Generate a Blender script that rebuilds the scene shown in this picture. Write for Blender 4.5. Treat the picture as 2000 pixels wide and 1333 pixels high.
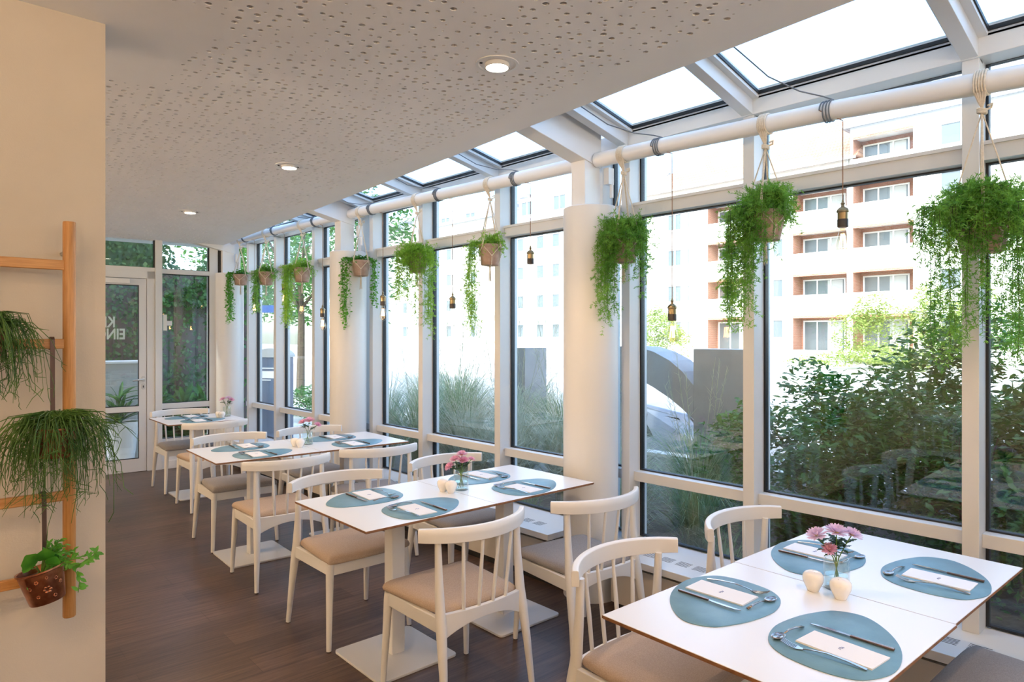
import bpy, math, random
from math import sin, cos, pi, radians, sqrt, atan2
from mathutils import Vector, Matrix
for o in list(bpy.data.objects): bpy.data.objects.remove(o)
S = bpy.context.scene
COL = S.collection
R = random.Random(7)

# ---------------------------------------------------------------- camera, sky, sun, exposure
HC = 1.576
cam = bpy.data.objects.new('camera', bpy.data.cameras.new('camera')); COL.objects.link(cam)
cam.data.sensor_width = 36; cam.data.lens = 1319/2000*36
cam.data.shift_y = -9.9/2000; cam.data.clip_start = .05; cam.data.clip_end = 400
cam.location = (0, 0, HC); cam.rotation_euler = (pi/2, 0, -atan2(.681, .732))
S.camera = cam
S.view_settings.view_transform = 'Standard'; S.view_settings.look = 'None'
S.view_settings.gamma = 1; S.view_settings.use_curve_mapping = False
S.view_settings.exposure = 0.56

w = bpy.data.worlds.new('sky'); S.world = w; w.use_nodes = True
nt = w.node_tree; nt.nodes.clear()
sky = nt.nodes.new('ShaderNodeTexSky'); sky.sky_type = 'NISHITA'; sky.sun_disc = False
sky.sun_elevation = radians(46); sky.sun_rotation = radians(250); sky.air_density = 1.0; sky.dust_density = 2.5; sky.ozone_density = 1.0
bg = nt.nodes.new('ShaderNodeBackground'); bg.inputs[1].default_value = 0.9
out = nt.nodes.new('ShaderNodeOutputWorld')
hsv = nt.nodes.new('ShaderNodeHueSaturation'); hsv.inputs['Saturation'].default_value = 1.1
nt.links.new(sky.outputs[0], hsv.inputs['Color']); nt.links.new(hsv.outputs[0], bg.inputs[0]); nt.links.new(bg.outputs[0], out.inputs[0])

sun = bpy.data.objects.new('sun', bpy.data.lights.new('sun', 'SUN')); COL.objects.link(sun)
sun.data.energy = 2.3; sun.data.angle = radians(.6); sun.data.color = (1, .95, .86)
SD = Vector((1, -.45, -1.12)).normalized()          # direction the sunlight travels
sun.rotation_euler = SD.to_track_quat('-Z', 'Y').to_euler()
sun.location = (-10, 6, 20)

# ---------------------------------------------------------------- materials
def mat(name, col=(.8, .8, .8), rough=.5, metal=0, **kw):
    m = bpy.data.materials.new(name); m.use_nodes = True
    b = m.node_tree.nodes['Principled BSDF']
    b.inputs['Base Color'].default_value = (*col, 1); b.inputs['Roughness'].default_value = rough
    b.inputs['Metallic'].default_value = metal
    for k, v in kw.items(): b.inputs[k.replace('_', ' ')].default_value = v
    return m
def nodes(m): return m.node_tree.nodes, m.node_tree.links, m.node_tree.nodes['Principled BSDF']
def noisy(name, c1, c2, scale=20, rough=.6, bump=0, stretch=(1, 1, 1), detail=4, metal=0, coords='Object', bscale=None, spec=None):
    m = mat(name, c1, rough, metal); n, l, b = nodes(m)
    tc = n.new('ShaderNodeTexCoord'); mp = n.new('ShaderNodeMapping'); mp.inputs['Scale'].default_value = stretch
    nz = n.new('ShaderNodeTexNoise'); nz.inputs['Scale'].default_value = scale; nz.inputs['Detail'].default_value = detail
    cr = n.new('ShaderNodeValToRGB'); cr.color_ramp.elements[0].color = (*c1, 1); cr.color_ramp.elements[1].color = (*c2, 1)
    cr.color_ramp.elements[0].position = .35; cr.color_ramp.elements[1].position = .65
    l.new(tc.outputs[coords], mp.inputs[0]); l.new(mp.outputs[0], nz.inputs['Vector']); l.new(nz.outputs['Fac'], cr.inputs[0]); l.new(cr.outputs[0], b.inputs['Base Color'])
    if bump:
        n2 = n.new('ShaderNodeTexNoise'); n2.inputs['Scale'].default_value = bscale or scale*4
        bp = n.new('ShaderNodeBump'); bp.inputs['Strength'].default_value = bump; bp.inputs['Distance'].default_value = .002
        l.new(mp.outputs[0], n2.inputs['Vector']); l.new(n2.outputs['Fac'], bp.inputs['Height']); l.new(bp.outputs[0], b.inputs['Normal'])
    if spec is not None: b.inputs['Specular IOR Level'].default_value = spec
    return m
def leafmat(name, c1, c2, tr=.35):
    m = noisy(name, c1, c2, 9, .5); n, l, b = nodes(m)
    t = n.new('ShaderNodeBsdfTranslucent'); mx = n.new('ShaderNodeMixShader'); mx.inputs[0].default_value = tr
    o = n['Material Output']; cr = [x for x in n if x.type == 'VALTORGB'][0]
    l.new(cr.outputs[0], t.inputs[0]); l.new(b.outputs[0], mx.inputs[1]); l.new(t.outputs[0], mx.inputs[2]); l.new(mx.outputs[0], o.inputs[0])
    return m
def glassmat(name, tint, f0=.08):
    m = bpy.data.materials.new(name); m.use_nodes = True; n = m.node_tree.nodes; l = m.node_tree.links; n.clear()
    g = n.new('ShaderNodeNewGeometry'); d = n.new('ShaderNodeVectorMath'); d.operation = 'DOT_PRODUCT'
    l.new(g.outputs['Incoming'], d.inputs[0]); l.new(g.outputs['Normal'], d.inputs[1])
    a = n.new('ShaderNodeMath'); a.operation = 'ABSOLUTE'; l.new(d.outputs['Value'], a.inputs[0])
    s = n.new('ShaderNodeMath'); s.operation = 'SUBTRACT'; s.inputs[0].default_value = 1; l.new(a.outputs[0], s.inputs[1])
    p = n.new('ShaderNodeMath'); p.operation = 'POWER'; p.inputs[1].default_value = 5; l.new(s.outputs[0], p.inputs[0])
    q = n.new('ShaderNodeMath'); q.operation = 'MULTIPLY_ADD'; q.inputs[1].default_value = 1-f0; q.inputs[2].default_value = f0; l.new(p.outputs[0], q.inputs[0])
    tr = n.new('ShaderNodeBsdfTransparent'); tr.inputs[0].default_value = (*tint, 1)
    gl = n.new('ShaderNodeBsdfGlossy'); gl.inputs['Roughness'].default_value = 0; gl.inputs[0].default_value = (1, 1, 1, 1)
    mx = n.new('ShaderNodeMixShader'); l.new(q.outputs[0], mx.inputs[0]); l.new(tr.outputs[0], mx.inputs[1]); l.new(gl.outputs[0], mx.inputs[2])
    o = n.new('ShaderNodeOutputMaterial'); l.new(mx.outputs[0], o.inputs[0]); return m
def emit(name, col, s):
    m = bpy.data.materials.new(name); m.use_nodes = True; n = m.node_tree.nodes; n.clear()
    e = n.new('ShaderNodeEmission'); e.inputs[0].default_value = (*col, 1); e.inputs[1].default_value = s
    o = n.new('ShaderNodeOutputMaterial'); m.node_tree.links.new(e.outputs[0], o.inputs[0]); return m
def bricky(name, c1, c2, mortar, sx, sy, coords='Object', axes='yz', rough=.8, msize=.02, offs=.5, squash=1.0, bump=.0):
    m = mat(name, c1, rough); n, l, b = nodes(m)
    tc = n.new('ShaderNodeTexCoord'); sp = n.new('ShaderNodeSeparateXYZ'); cb = n.new('ShaderNodeCombineXYZ')
    l.new(tc.outputs[coords], sp.inputs[0])
    for i, a in enumerate(axes): l.new(sp.outputs['xyz'.index(a)], cb.inputs[i])
    br = n.new('ShaderNodeTexBrick'); br.inputs['Color1'].default_value = (*c1, 1); br.inputs['Color2'].default_value = (*c2, 1); br.inputs['Mortar'].default_value = (*mortar, 1)
    br.inputs['Scale'].default_value = 1; br.inputs['Brick Width'].default_value = sx; br.inputs['Row Height'].default_value = sy; br.inputs['Mortar Size'].default_value = msize
    br.offset = offs
    l.new(cb.outputs[0], br.inputs['Vector']); l.new(br.outputs['Color'], b.inputs['Base Color'])
    return m, br, cb

M = {}
M['paint'] = mat('white_satin_paint', (.80, .79, .77), .35)
M['chair'] = mat('white_lacquered_wood', (.80, .785, .75), .38)
M['frame'] = mat('frame_metal', (.70, .70, .69), .42)
M['gasket'] = mat('black_rubber', (.015, .016, .018), .5)
M['wall'] = noisy('plaster_wall', (.56, .495, .41), (.59, .525, .44), 3, .85, .15, bscale=220)
M['column'] = mat('column_cladding', (.77, .765, .75), .45)
M['ceil'] = noisy('ceiling_board', (.88, .87, .855), (.90, .89, .875), 4, .9)
M['void'] = mat('ceiling_cavity_fleece', (.13, .105, .08), .95)
M['top'] = mat('white_laminate', (.82, .825, .83), .30)
M['edge'] = noisy('brown_laminate_edge', (.20, .085, .03), (.30, .14, .06), 30, .5)
M['metalw'] = mat('white_powder_coat', (.76, .755, .74), .35)
M['fabric'] = noisy('beige_wool_fabric', (.46, .345, .255), (.54, .42, .32), 260, .95, .5, detail=2)
M['fabricg'] = noisy('grey_wool_fabric', (.29, .265, .25), (.36, .335, .315), 260, .95, .5, detail=2)
M['matteal'] = noisy('blue_leather', (.125, .265, .345), (.155, .31, .39), 14, .42, .25, bscale=300)
M['napkin'] = mat('white_paper_napkin', (.86, .86, .86), .8)
M['ink'] = mat('blue_ink', (.10, .15, .38), .6)
M['steel'] = mat('polished_steel', (.46, .37, .32), .16, 1)
M['steel2'] = mat('handle_steel_painted_reflection', (.28, .155, .11), .25, 1)  # reddish brown paints a reflection onto the knife handles
M['steel3'] = mat('satin_steel', (.6, .6, .59), .3, 1)
M['ceramic'] = mat('cream_ceramic', (.90, .86, .79), .2)
M['hole'] = mat('shaker_hole', (.08, .06, .05), .6)
M['vase'] = glassmat('clear_glass', (.93, .96, .95), .08)
M['water'] = glassmat('water', (.93, .97, .97), .03)
M['bulb'] = glassmat('bulb_glass', (.98, .95, .90), .05)
M['glass'] = glassmat('window_glass', (.90, .945, .935), .07)
M['roofglass'] = glassmat('roof_glass', (.90, .95, .96), .035)
M['filament'] = emit('glowing_filament', (1, .55, .2), 25)
M['lampglow'] = emit('lamp_lens', (1, .84, .62), 22)
M['brass'] = mat('aged_brass', (.36, .27, .15), .35, 1)
M['bakelite'] = mat('dark_socket', (.06, .045, .035), .4)
M['cord'] = mat('grey_textile_cable', (.16, .18, .20), .8)
M['cordb'] = mat('brown_textile_cable', (.30, .17, .10), .8)
M['rope'] = noisy('cotton_rope', (.66, .57, .44), (.76, .68, .56), 120, .9, .4)
M['terra'] = noisy('grey_terracotta', (.36, .24, .18), (.46, .33, .26), 25, .85, .3)
M['soil'] = noisy('potting_soil', (.03, .02, .015), (.06, .04, .025), 60, 1)
M['fern'] = leafmat('fern_green', (.11, .32, .035), (.28, .54, .08), .5)
M['lime'] = leafmat('lime_fern_green', (.22, .46, .04), (.40, .64, .08), .45)
M['button'] = leafmat('trailing_leaf_green', (.07, .29, .025), (.17, .48, .05), .45)
M['rush'] = leafmat('rush_green', (.03, .10, .012), (.10, .21, .03), .2)
M['stemb'] = mat('dark_stem', (.05, .045, .02), .7)
M['stemg'] = mat('green_stem', (.10, .22, .03), .6)
M['petal'] = leafmat('pink_petal', (.84, .42, .58), (.90, .62, .74), .3)
M['petal2'] = leafmat('lilac_petal', (.76, .55, .76), (.90, .78, .88), .3)
M['flowerc'] = mat('flower_centre', (.55, .50, .08), .8)
M['leafd'] = leafmat('dark_flower_leaf', (.02, .06, .012), (.04, .11, .02), .2)
M['bamboo'] = noisy('bamboo_wood', (.42, .19, .055), (.54, .27, .09), 8, .42, .1, stretch=(30, 30, 1.5))
M['bambooh'] = noisy('bamboo_rung', (.42, .19, .055), (.54, .27, .09), 8, .42, .1, stretch=(1.5, 30, 30))
M['copper'] = noisy('hammered_copper', (.30, .115, .06), (.46, .19, .10), 40, .32, .5, metal=1, bscale=45)
M['strap'] = mat('dark_iron_strap', (.075, .045, .04), .4, .5)
M['dark'] = mat('dark_parts_and_painted_shade', (.03, .028, .026), .7)  # near-black for dark parts, also painted as shade in gaps
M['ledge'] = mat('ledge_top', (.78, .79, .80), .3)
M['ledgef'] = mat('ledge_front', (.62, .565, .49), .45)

# plank floor
m = mat('plank_floor', (.2, .14, .1), .36); n, l, b = nodes(m)
tc = n.new('ShaderNodeTexCoord'); mp = n.new('ShaderNodeMapping'); mp.inputs['Rotation'].default_value = (0, 0, radians(1.5))
br = n.new('ShaderNodeTexBrick'); br.offset = .37; br.inputs['Scale'].default_value = 1
br.inputs['Brick Width'].default_value = 1.22; br.inputs['Row Height'].default_value = .185; br.inputs['Mortar Size'].default_value = .0015
br.inputs['Color1'].default_value = (.38, .38, .40, 1); br.inputs['Color2'].default_value = (1.0, 1.0, 1.0, 1); br.inputs['Mortar'].default_value = (.2, .2, .2, 1); br.inputs['Bias'].default_value = 0
l.new(tc.outputs['Object'], mp.inputs[0]); l.new(mp.outputs[0], br.inputs['Vector'])
m2 = n.new('ShaderNodeMapping'); m2.inputs['Scale'].default_value = (1.2, 22, 1)
nz = n.new('ShaderNodeTexNoise'); nz.inputs['Scale'].default_value = 2.4; nz.inputs['Detail'].default_value = 8; nz.inputs['Roughness'].default_value = .68
l.new(mp.outputs[0], m2.inputs[0]); l.new(m2.outputs[0], nz.inputs['Vector'])
cr = n.new('ShaderNodeValToRGB'); e = cr.color_ramp.elements; e[0].position = .3; e[0].color = (.050, .030, .022, 1); e[1].position = .72; e[1].color = (.195, .118, .082, 1)
l.new(nz.outputs['Fac'], cr.inputs[0])
mx = n.new('ShaderNodeMixRGB'); mx.blend_type = 'MULTIPLY'; mx.inputs[0].default_value = .62
l.new(cr.outputs[0], mx.inputs[1]); l.new(br.outputs['Color'], mx.inputs[2]); l.new(mx.outputs[0], b.inputs['Base Color'])
bp = n.new('ShaderNodeBump'); bp.inputs['Strength'].default_value = .12; bp.inputs['Distance'].default_value = .002
l.new(nz.outputs['Fac'], bp.inputs['Height']); l.new(bp.outputs[0], b.inputs['Normal'])
b.inputs['Specular IOR Level'].default_value = .32
M['floor'] = m

# ---------------------------------------------------------------- mesh helpers
class MB:
    def __init__(s): s.v = []; s.f = []; s.m = []; s.mi = 0
    def add(s, vs, fs):
        o = len(s.v); s.v += [tuple(p) for p in vs]; s.f += [tuple(i+o for i in f) for f in fs]; s.m += [s.mi]*len(fs); return s
    def box(s, x0, y0, z0, x1, y1, z1, mtx=None):
        vs = [Vector((x, y, z)) for z in (z0, z1) for y in (y0, y1) for x in (x0, x1)]
        if mtx: vs = [mtx @ p for p in vs]
        return s.add(vs, [(0, 2, 3, 1), (4, 5, 7, 6), (0, 1, 5, 4), (2, 6, 7, 3), (0, 4, 6, 2), (1, 3, 7, 5)])
    def tube(s, path, r, n=8, cap=True, sx=1.0):
        path = [Vector(p) for p in path]; k = len(path)
        rr = r if isinstance(r, (list, tuple)) else [r]*k
        vs = []; up = None
        for i, p in enumerate(path):
            d = (path[min(i+1, k-1)]-path[max(i-1, 0)])
            d = d.normalized() if d.length > 1e-9 else Vector((0, 0, 1))
            if up is None: up = Vector((0, 0, 1)) if abs(d.z) < .9 else Vector((0, 1, 0))
            a = d.cross(up); a = a.normalized() if a.length > 1e-6 else d.orthogonal().normalized()
            b2 = a.cross(d).normalized(); up = b2
            for j in range(n):
                t = 2*pi*j/n; vs.append(p+a*cos(t)*rr[i]*sx+b2*sin(t)*rr[i])
        fs = [(i*n+j, i*n+(j+1) % n, (i+1)*n+(j+1) % n, (i+1)*n+j) for i in range(k-1) for j in range(n)]
        if cap: fs += [tuple(range(n-1, -1, -1)), tuple(range((k-1)*n, k*n))]
        return s.add(vs, fs)
    def lathe(s, prof, n=24, c=(0, 0, 0), cap=True, mtx=None):
        c = Vector(c); vs = []
        for r, z in prof:
            for j in range(n):
                p = Vector((r*cos(2*pi*j/n), r*sin(2*pi*j/n), z)); vs.append((mtx @ p if mtx else p)+c)
        k = len(prof)
        fs = [(i*n+j, i*n+(j+1) % n, (i+1)*n+(j+1) % n, (i+1)*n+j) for i in range(k-1) for j in range(n)]
        if cap:
            fs += [tuple(range(n-1, -1, -1)), tuple(range((k-1)*n, k*n))]
        return s.add(vs, fs)
    def rings(s, outline, levels, crown=0):
        # outline: list of (x,y); levels: (z, inset scale); caps by inner rings
        cx = sum(p[0] for p in outline)/len(outline); cy = sum(p[1] for p in outline)/len(outline)
        n = len(outline); vs = []
        for z, k in levels:
            for x, y in outline:
                dx, dy = x-cx, y-cy; L = sqrt(dx*dx+dy*dy); f = max(0, 1-k/L)
                vs.append((cx+dx*f, cy+dy*f, z))
        k = len(levels)
        fs = [(i*n+j, i*n+(j+1) % n, (i+1)*n+(j+1) % n, (i+1)*n+j) for i in range(k-1) for j in range(n)]
        fs += [tuple(range(n-1, -1, -1)), tuple(range((k-1)*n, k*n))]
        return s.add(vs, fs)
    def prism(s, pts, z0, z1, mtx=None):
        n = len(pts); vs = [Vector((x, y, z0)) for x, y in pts]+[Vector((x, y, z1)) for x, y in pts]
        if mtx: vs = [mtx @ p for p in vs]
        return s.add(vs, [tuple(range(n-1, -1, -1)), tuple(range(n, 2*n))]+[(i, (i+1) % n, n+(i+1) % n, n+i) for i in range(n)])
    def sweep(s, path, prof, up=Vector((0, 0, 1))):
        # rectangular profile [(a,b)] a: sideways, b: up
        path = [Vector(p) for p in path]; k = len(path); vs = []
        for i, p in enumerate(path):
            d = (path[min(i+1, k-1)]-path[max(i-1, 0)]).normalized(); a = d.cross(up).normalized(); b2 = a.cross(d).normalized()
            for u, v in (prof(i/(k-1)) if callable(prof) else prof): vs.append(p+a*u+b2*v)
        n = len(vs)//k
        fs = [(i*n+j, i*n+(j+1) % n, (i+1)*n+(j+1) % n, (i+1)*n+j) for i in range(k-1) for j in range(n)]
        fs += [tuple(range(n-1, -1, -1)), tuple(range((k-1)*n, k*n))]
        return s.add(vs, fs)
    def build(s, name, mats, parent=None, smooth=False, bev=0, loc=None, rz=0, seg=2):
        me = bpy.data.meshes.new(name); me.from_pydata(s.v, [], s.f)
        if not isinstance(mats, (list, tuple)): mats = [mats]
        for m in mats: me.materials.append(m)
        if len(mats) > 1: me.polygons.foreach_set('material_index', s.m)
        if smooth: me.polygons.foreach_set('use_smooth', [True]*len(s.f))
        me.update()
        o = bpy.data.objects.new(name, me); COL.objects.link(o)
        if smooth and smooth != 'all':
            try: me.set_sharp_from_angle(angle=radians(40))
            except Exception: pass
        if parent: o.parent = parent
        if loc: o.location = loc
        o.rotation_euler.z = rz
        if bev:
            b = o.modifiers.new('bevel', 'BEVEL'); b.width = bev; b.segments = seg; b.limit_method = 'ANGLE'; b.angle_limit = radians(40)
        return o
KIDS = {}
def tag(o, label=None, cat=None, group=None, kind=None):
    if label: o['label'] = label
    if cat: o['category'] = cat
    if group: o['group'] = group
    if kind: o['kind'] = kind
    return o
def thing(name, label, cat, loc=(0, 0, 0), rz=0, group=None, kind=None):
    o = bpy.data.objects.new(name, None); COL.objects.link(o); o.empty_display_size = .05
    o.location = loc; o.rotation_euler.z = rz; tag(o, label, cat, group, kind); return o
def struct(o): o['kind'] = 'structure'; return o
def copy_tree(o, loc=None, rz=None, label=None, group=None, parent=None):
    c = o.copy(); COL.objects.link(c)
    if parent: c.parent = parent
    if loc is not None: c.location = loc
    if rz is not None: c.rotation_euler.z = rz
    if label: c['label'] = label
    if group: c['group'] = group
    for ch in o.children: copy_tree(ch, parent=c)
    return c
def rrect(x0, y0, x1, y1, r, n=5):
    pts = []
    for cx, cy, a0 in ((x1-r, y1-r, 0), (x0+r, y1-r, 90), (x0+r, y0+r, 180), (x1-r, y0+r, 270)):
        for i in range(n+1):
            a = radians(a0+90*i/n); pts.append((cx+r*cos(a), cy+r*sin(a)))
    return pts
def ring_of(pts, per=6):
    # closed Catmull-Rom through pts
    out = []; n = len(pts)
    for i in range(n):
        p0, p1, p2, p3 = [Vector((*pts[(i+k) % n], 0)) for k in (-1, 0, 1, 2)]
        for j in range(per):
            t = j/per
            q = .5*((2*p1)+(-p0+p2)*t+(2*p0-5*p1+4*p2-p3)*t*t+(-p0+3*p1-3*p2+p3)*t**3)
            out.append((q.x, q.y))
    return out
# ================================================================ ROOM SHELL
struct(MB().box(-3.7, -3.3, -.12, 3.6, 9.05, 0).build('floor', M['floor']))
YE = lambda y: 2.300+.0911*y                      # x of the ceiling's window-side edge
# ceiling: perforated board, real holes with depth, grid laid along the slanting edge
ca = atan2(.0911, 1); ex, ey = sin(ca), cos(ca)   # along the edge
def cw(s, n, z=2.70): return (2.300+s*ex-n*ey, s*ey+n*ex, z)
mb = MB(); cell = .0525; TH = .0125
S0, S1, N0, N1 = .35, 8.75, .205, 3.3
ns, nn = int((S1-S0)/cell), int((N1-N0)/cell)
S1 = S0+ns*cell; N1 = N0+nn*cell
RC = random.Random(3)
octa = [(cos(2*pi*k/10), sin(2*pi*k/10)) for k in range(10)]
spots_keep = [(1.854, 2.083), (1.959, 4.264), (2.020, 6.431)]
for i in range(ns):
    for j in range(nn):
        s0, n0 = S0+i*cell, N0+j*cell
        cx, cy, _ = cw(s0+cell/2, n0+cell/2)
        rr = RC.choice((.0045, .0062, .0085, .0105, .0128)); jx = (cell/2-rr-.001)*RC.uniform(-1, 1); jy = (cell/2-rr-.001)*RC.uniform(-1, 1)
        skip = RC.random() < .04 or (cx < .9 and 2.45 < cy < 3.35) or cx < -.9
        for sx_, sy_ in spots_keep:
            if (cx-sx_)**2+(cy-sy_)**2 < .105**2: skip = True
        q = [cw(s0, n0), cw(s0+cell, n0), cw(s0+cell, n0+cell), cw(s0, n0+cell)]
        if skip: mb.add(q, [(0, 1, 2, 3)]); continue
        hs, hn = s0+cell/2+jx, n0+cell/2+jy
        ring = [cw(hs+rr*a, hn+rr*b) for a, b in octa]; up = [cw(hs+rr*a, hn+rr*b, 2.70+TH) for a, b in octa]
        vs = q+ring+up; fs = []
        # corners at angles 225,315,45,135 ; octagon index k at 36k degrees (10 gon)
        c_at = {0: 6, 1: 9, 2: 1, 3: 4}
        # connect
        order = [(2, 1, 4, 3), (3, 4, 6, 0), (0, 6, 9, 1), (1, 9, 11, 2)]
        for ca_, k0, k1, cb_ in order:
            ks = list(range(k0, k1+1)); f = [ca_]+[4+(k % 10) for k in ks][::1]+[cb_]
            fs.append(tuple(f))
        for k in range(10): fs.append((4+k, 4+(k+1) % 10, 14+(k+1) % 10, 14+k))
        mb.add(vs, fs)
def crect(s0, s1, n0, n1): mb.add([cw(s0, n0), cw(s1, n0), cw(s1, n1), cw(s0, n1)], [(0, 1, 2, 3)])
crect(-3.6, 9.0, 0, N0); crect(-3.6, S0, N0, N1); crect(S1, 9.0, N0, N1); crect(-3.6, 9.0, N1, 6.2)
# fascia of the ceiling edge
mb.add([cw(-3.6, 0), cw(9.0, 0), cw(9.0, 0, 2.96), cw(-3.6, 0, 2.96)], [(0, 1, 2, 3)])
ceil = struct(mb.build('ceiling', M['ceil']))
cb = MB(); cb.add([cw(-3.6, -.0, 2.745), cw(9.0, -.0, 2.745), cw(9.0, 6.2, 2.745), cw(-3.6, 6.2, 2.745)], [(0, 1, 2, 3)])
cb.build('ceiling_backing', M['void'], ceil)

# walls
struct(MB().box(-3.6, 2.78, 0, .585, 3.03, 2.72).build('wall_partition', M['wall']))
struct(MB().box(-3.7, -3.3, 0, -3.5, 9.05, 2.72).build('wall_left', M['wall']))
struct(MB().box(-3.5, -3.3, 0, 3.6, -3.1, 3.0).build('wall_rear', M['wall']))
# the storeys above the restaurant, which keep the sun off the winter garden
struct(MB().box(-9, -8, 2.97, 2.05, 9.1, 13.5).build('wall_upper_storeys', M['wall']))

# ---------------------------------------------------------------- facade
MY = [-3.17, -2.226, -1.232, -.425, -.215, .734, 1.728, 2.535, 2.745, 3.72, 4.702, 5.497, 5.705, 6.66, 7.62, 8.425]
MW = .062; XF, XG = 3.34, 3.45
def zr(x): return 2.735+.21*(3.34-x)              # underside of rafters
wi = 0
for i, y in enumerate(MY):
    wi += 1
    W = thing('window_%d' % wi, None, None, (0, 0, 0), kind='structure')
    MB().box(XF, y, 0 if False else .33, XG, y+MW, 2.74).build('mullion', M['frame'], W, bev=.002)
    y0 = y+MW; y1 = MY[i+1] if i+1 < len(MY) else 8.62
    MB().box(XF+.045, y0, .684, XG, y1, .742).build('lower_transom', M['frame'], W, bev=.002)
    t = MB(); t.box(XF+.045, y0, 2.315, XG, y1, 2.385); t.box(XF+.035, y0, 2.378, XG, y1, 2.394); t.build('upper_transom', M['frame'], W)
    g = MB(); e = .011
    for z0, z1 in ((.335, .684), (.742, 2.315), (2.394, 2.74)):
        g.box(XG-.004, y0, z0, XG+.03, y0+e, z1); g.box(XG-.004, y1-e, z0, XG+.03, y1, z1)
        g.box(XG-.004, y0+e, z0, XG+.03, y1-e, z0+e*.7); g.box(XG-.004, y0+e, z1-e*.7, XG+.03, y1-e, z1)
        MB().box(XG+.006, y0+e, z0+e*.7, XG+.016, y1-e, z1-e*.7).build('pane', M['glass'], W)
    g.build('gasket', M['gasket'], W)
    MB().box(XG+.03, y-.005, .3, XG+.06, y+MW+.03, 2.78).build('outer_frame', M['frame'], W)
# eaves purlin and sill beam
struct(MB().box(3.325, -3.2, 2.735, 3.47, 8.7, 2.825).build('trim_1', M['frame'], bev=.003))
struct(MB().box(3.30, -3.2, .0, 3.50, 8.7, .288).build('trim_2', M['frame']))
# glass roof: rafters, glazing bars and panes
RY = [-2.22, -1.23, -.42, .734, 1.728, 2.535, 3.72, 4.702, 5.497, 6.66, 7.62, 8.425]
ti = 2
def slab(x0, x1, y0, y1, h0, h1):
    m_ = MB(); vs = [(x, y, zr(x)+h) for h in (h0, h1) for y in (y0, y1) for x in (x0, x1)]
    m_.add(vs, [(0, 2, 3, 1), (4, 5, 7, 6), (0, 1, 5, 4), (2, 6, 7, 3), (0, 4, 6, 2), (1, 3, 7, 5)]); return m_
for y in RY:
    ti += 1
    struct(slab(2.2, 3.40, y, y+MW, 0, .115).build('trim_%d' % ti, M['frame'], bev=.002))
for y in (-.30, 2.66, 5.61, 8.56):
    ti += 1
    m_ = slab(2.2, 3.216, y-.006, y+.116, -.16, .115); struct(m_.build('trim_%d' % ti, M['paint'], bev=.004))
RE = sorted(RY+[-.30, 2.66, 5.61])
for i, y in enumerate(RE[:-1]):
    y0 = y+(.11 if y in (-.30, 2.66, 5.61) else MW); y1 = RE[i+1]
    if y1-y0 < .2:
        ti += 1; struct(slab(2.2, 3.40, y0, y1, .05, .115).build('trim_%d' % ti, M['frame'])); continue
    wi += 1; W = thing('window_%d' % wi, None, None, kind='structure')
    # frame bars then gasket, then pane
    f = MB(); fr = .034
    for (xa, xb, ya, yb) in ((3.325, 3.42, y0, y1), (2.2, 3.325, y0, y0+fr), (2.2, 3.325, y1-fr, y1), (2.2, 2.26, y0+fr, y1-fr)):
        vs = [(x, yy, zr(x)+h) for h in (.075, .125) for yy in (ya, yb) for x in (xa, xb)]
        f.add(vs, [(0, 2, 3, 1), (4, 5, 7, 6), (0, 1, 5, 4), (2, 6, 7, 3), (0, 4, 6, 2), (1, 3, 7, 5)])
    f.build('roof_frame', M['frame'], W)
    g = MB()
    for (xa, xb, ya, yb) in ((3.316, 3.328, y0+fr-.012, y1-fr+.012), (2.26, 3.325, y0+fr-.006, y0+fr+.006), (2.26, 3.325, y1-fr-.006, y1-fr+.006)):
        vs = [(x, yy, zr(x)+h) for h in (.092, .108) for yy in (ya, yb) for x in (xa, xb)]
        g.add(vs, [(0, 2, 3, 1), (4, 5, 7, 6), (0, 1, 5, 4), (2, 6, 7, 3), (0, 4, 6, 2), (1, 3, 7, 5)])
    g.build('gasket', M['gasket'], W)
    slab(2.26, 3.32, y0+fr, y1-fr, .115, .122).build('pane', M['roofglass'], W)
    # outer screw bosses on the bar
# columns
for y in (-.25, 2.70, 5.65, 8.60):
    lab = {2.70: 'round white column standing behind the second table, nearest to the camera', 5.65: 'round white column standing behind the third table',
           8.60: 'round white column in the far corner beside the door wall', -.25: 'round white column out at the near end of the window wall'}[y]
    c = thing('column', lab, 'column', (3.17, y, 0), group=None)
    MB().lathe([(.167, 0), (.167, 2.35), (.160, 2.356)], 48).build('cladding', M['column'], c, smooth=True)
    MB().box(-.10, -.04, 2.34, .04, .07, 2.78).build('post', M['paint'], c, bev=.004)
    b_ = MB(); b_.tube([(.09, -.09, 2.42), (.09, -.09, 2.60)], .012); b_.box(.05, -.10, 2.50, .10, -.06, 2.60); b_.build('bracket', M['metalw'], c)

struct(MB().box(3.30, -3.2, .29, 3.46, 8.7, .3285).build('trim_sill', M['ledge']))
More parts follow.
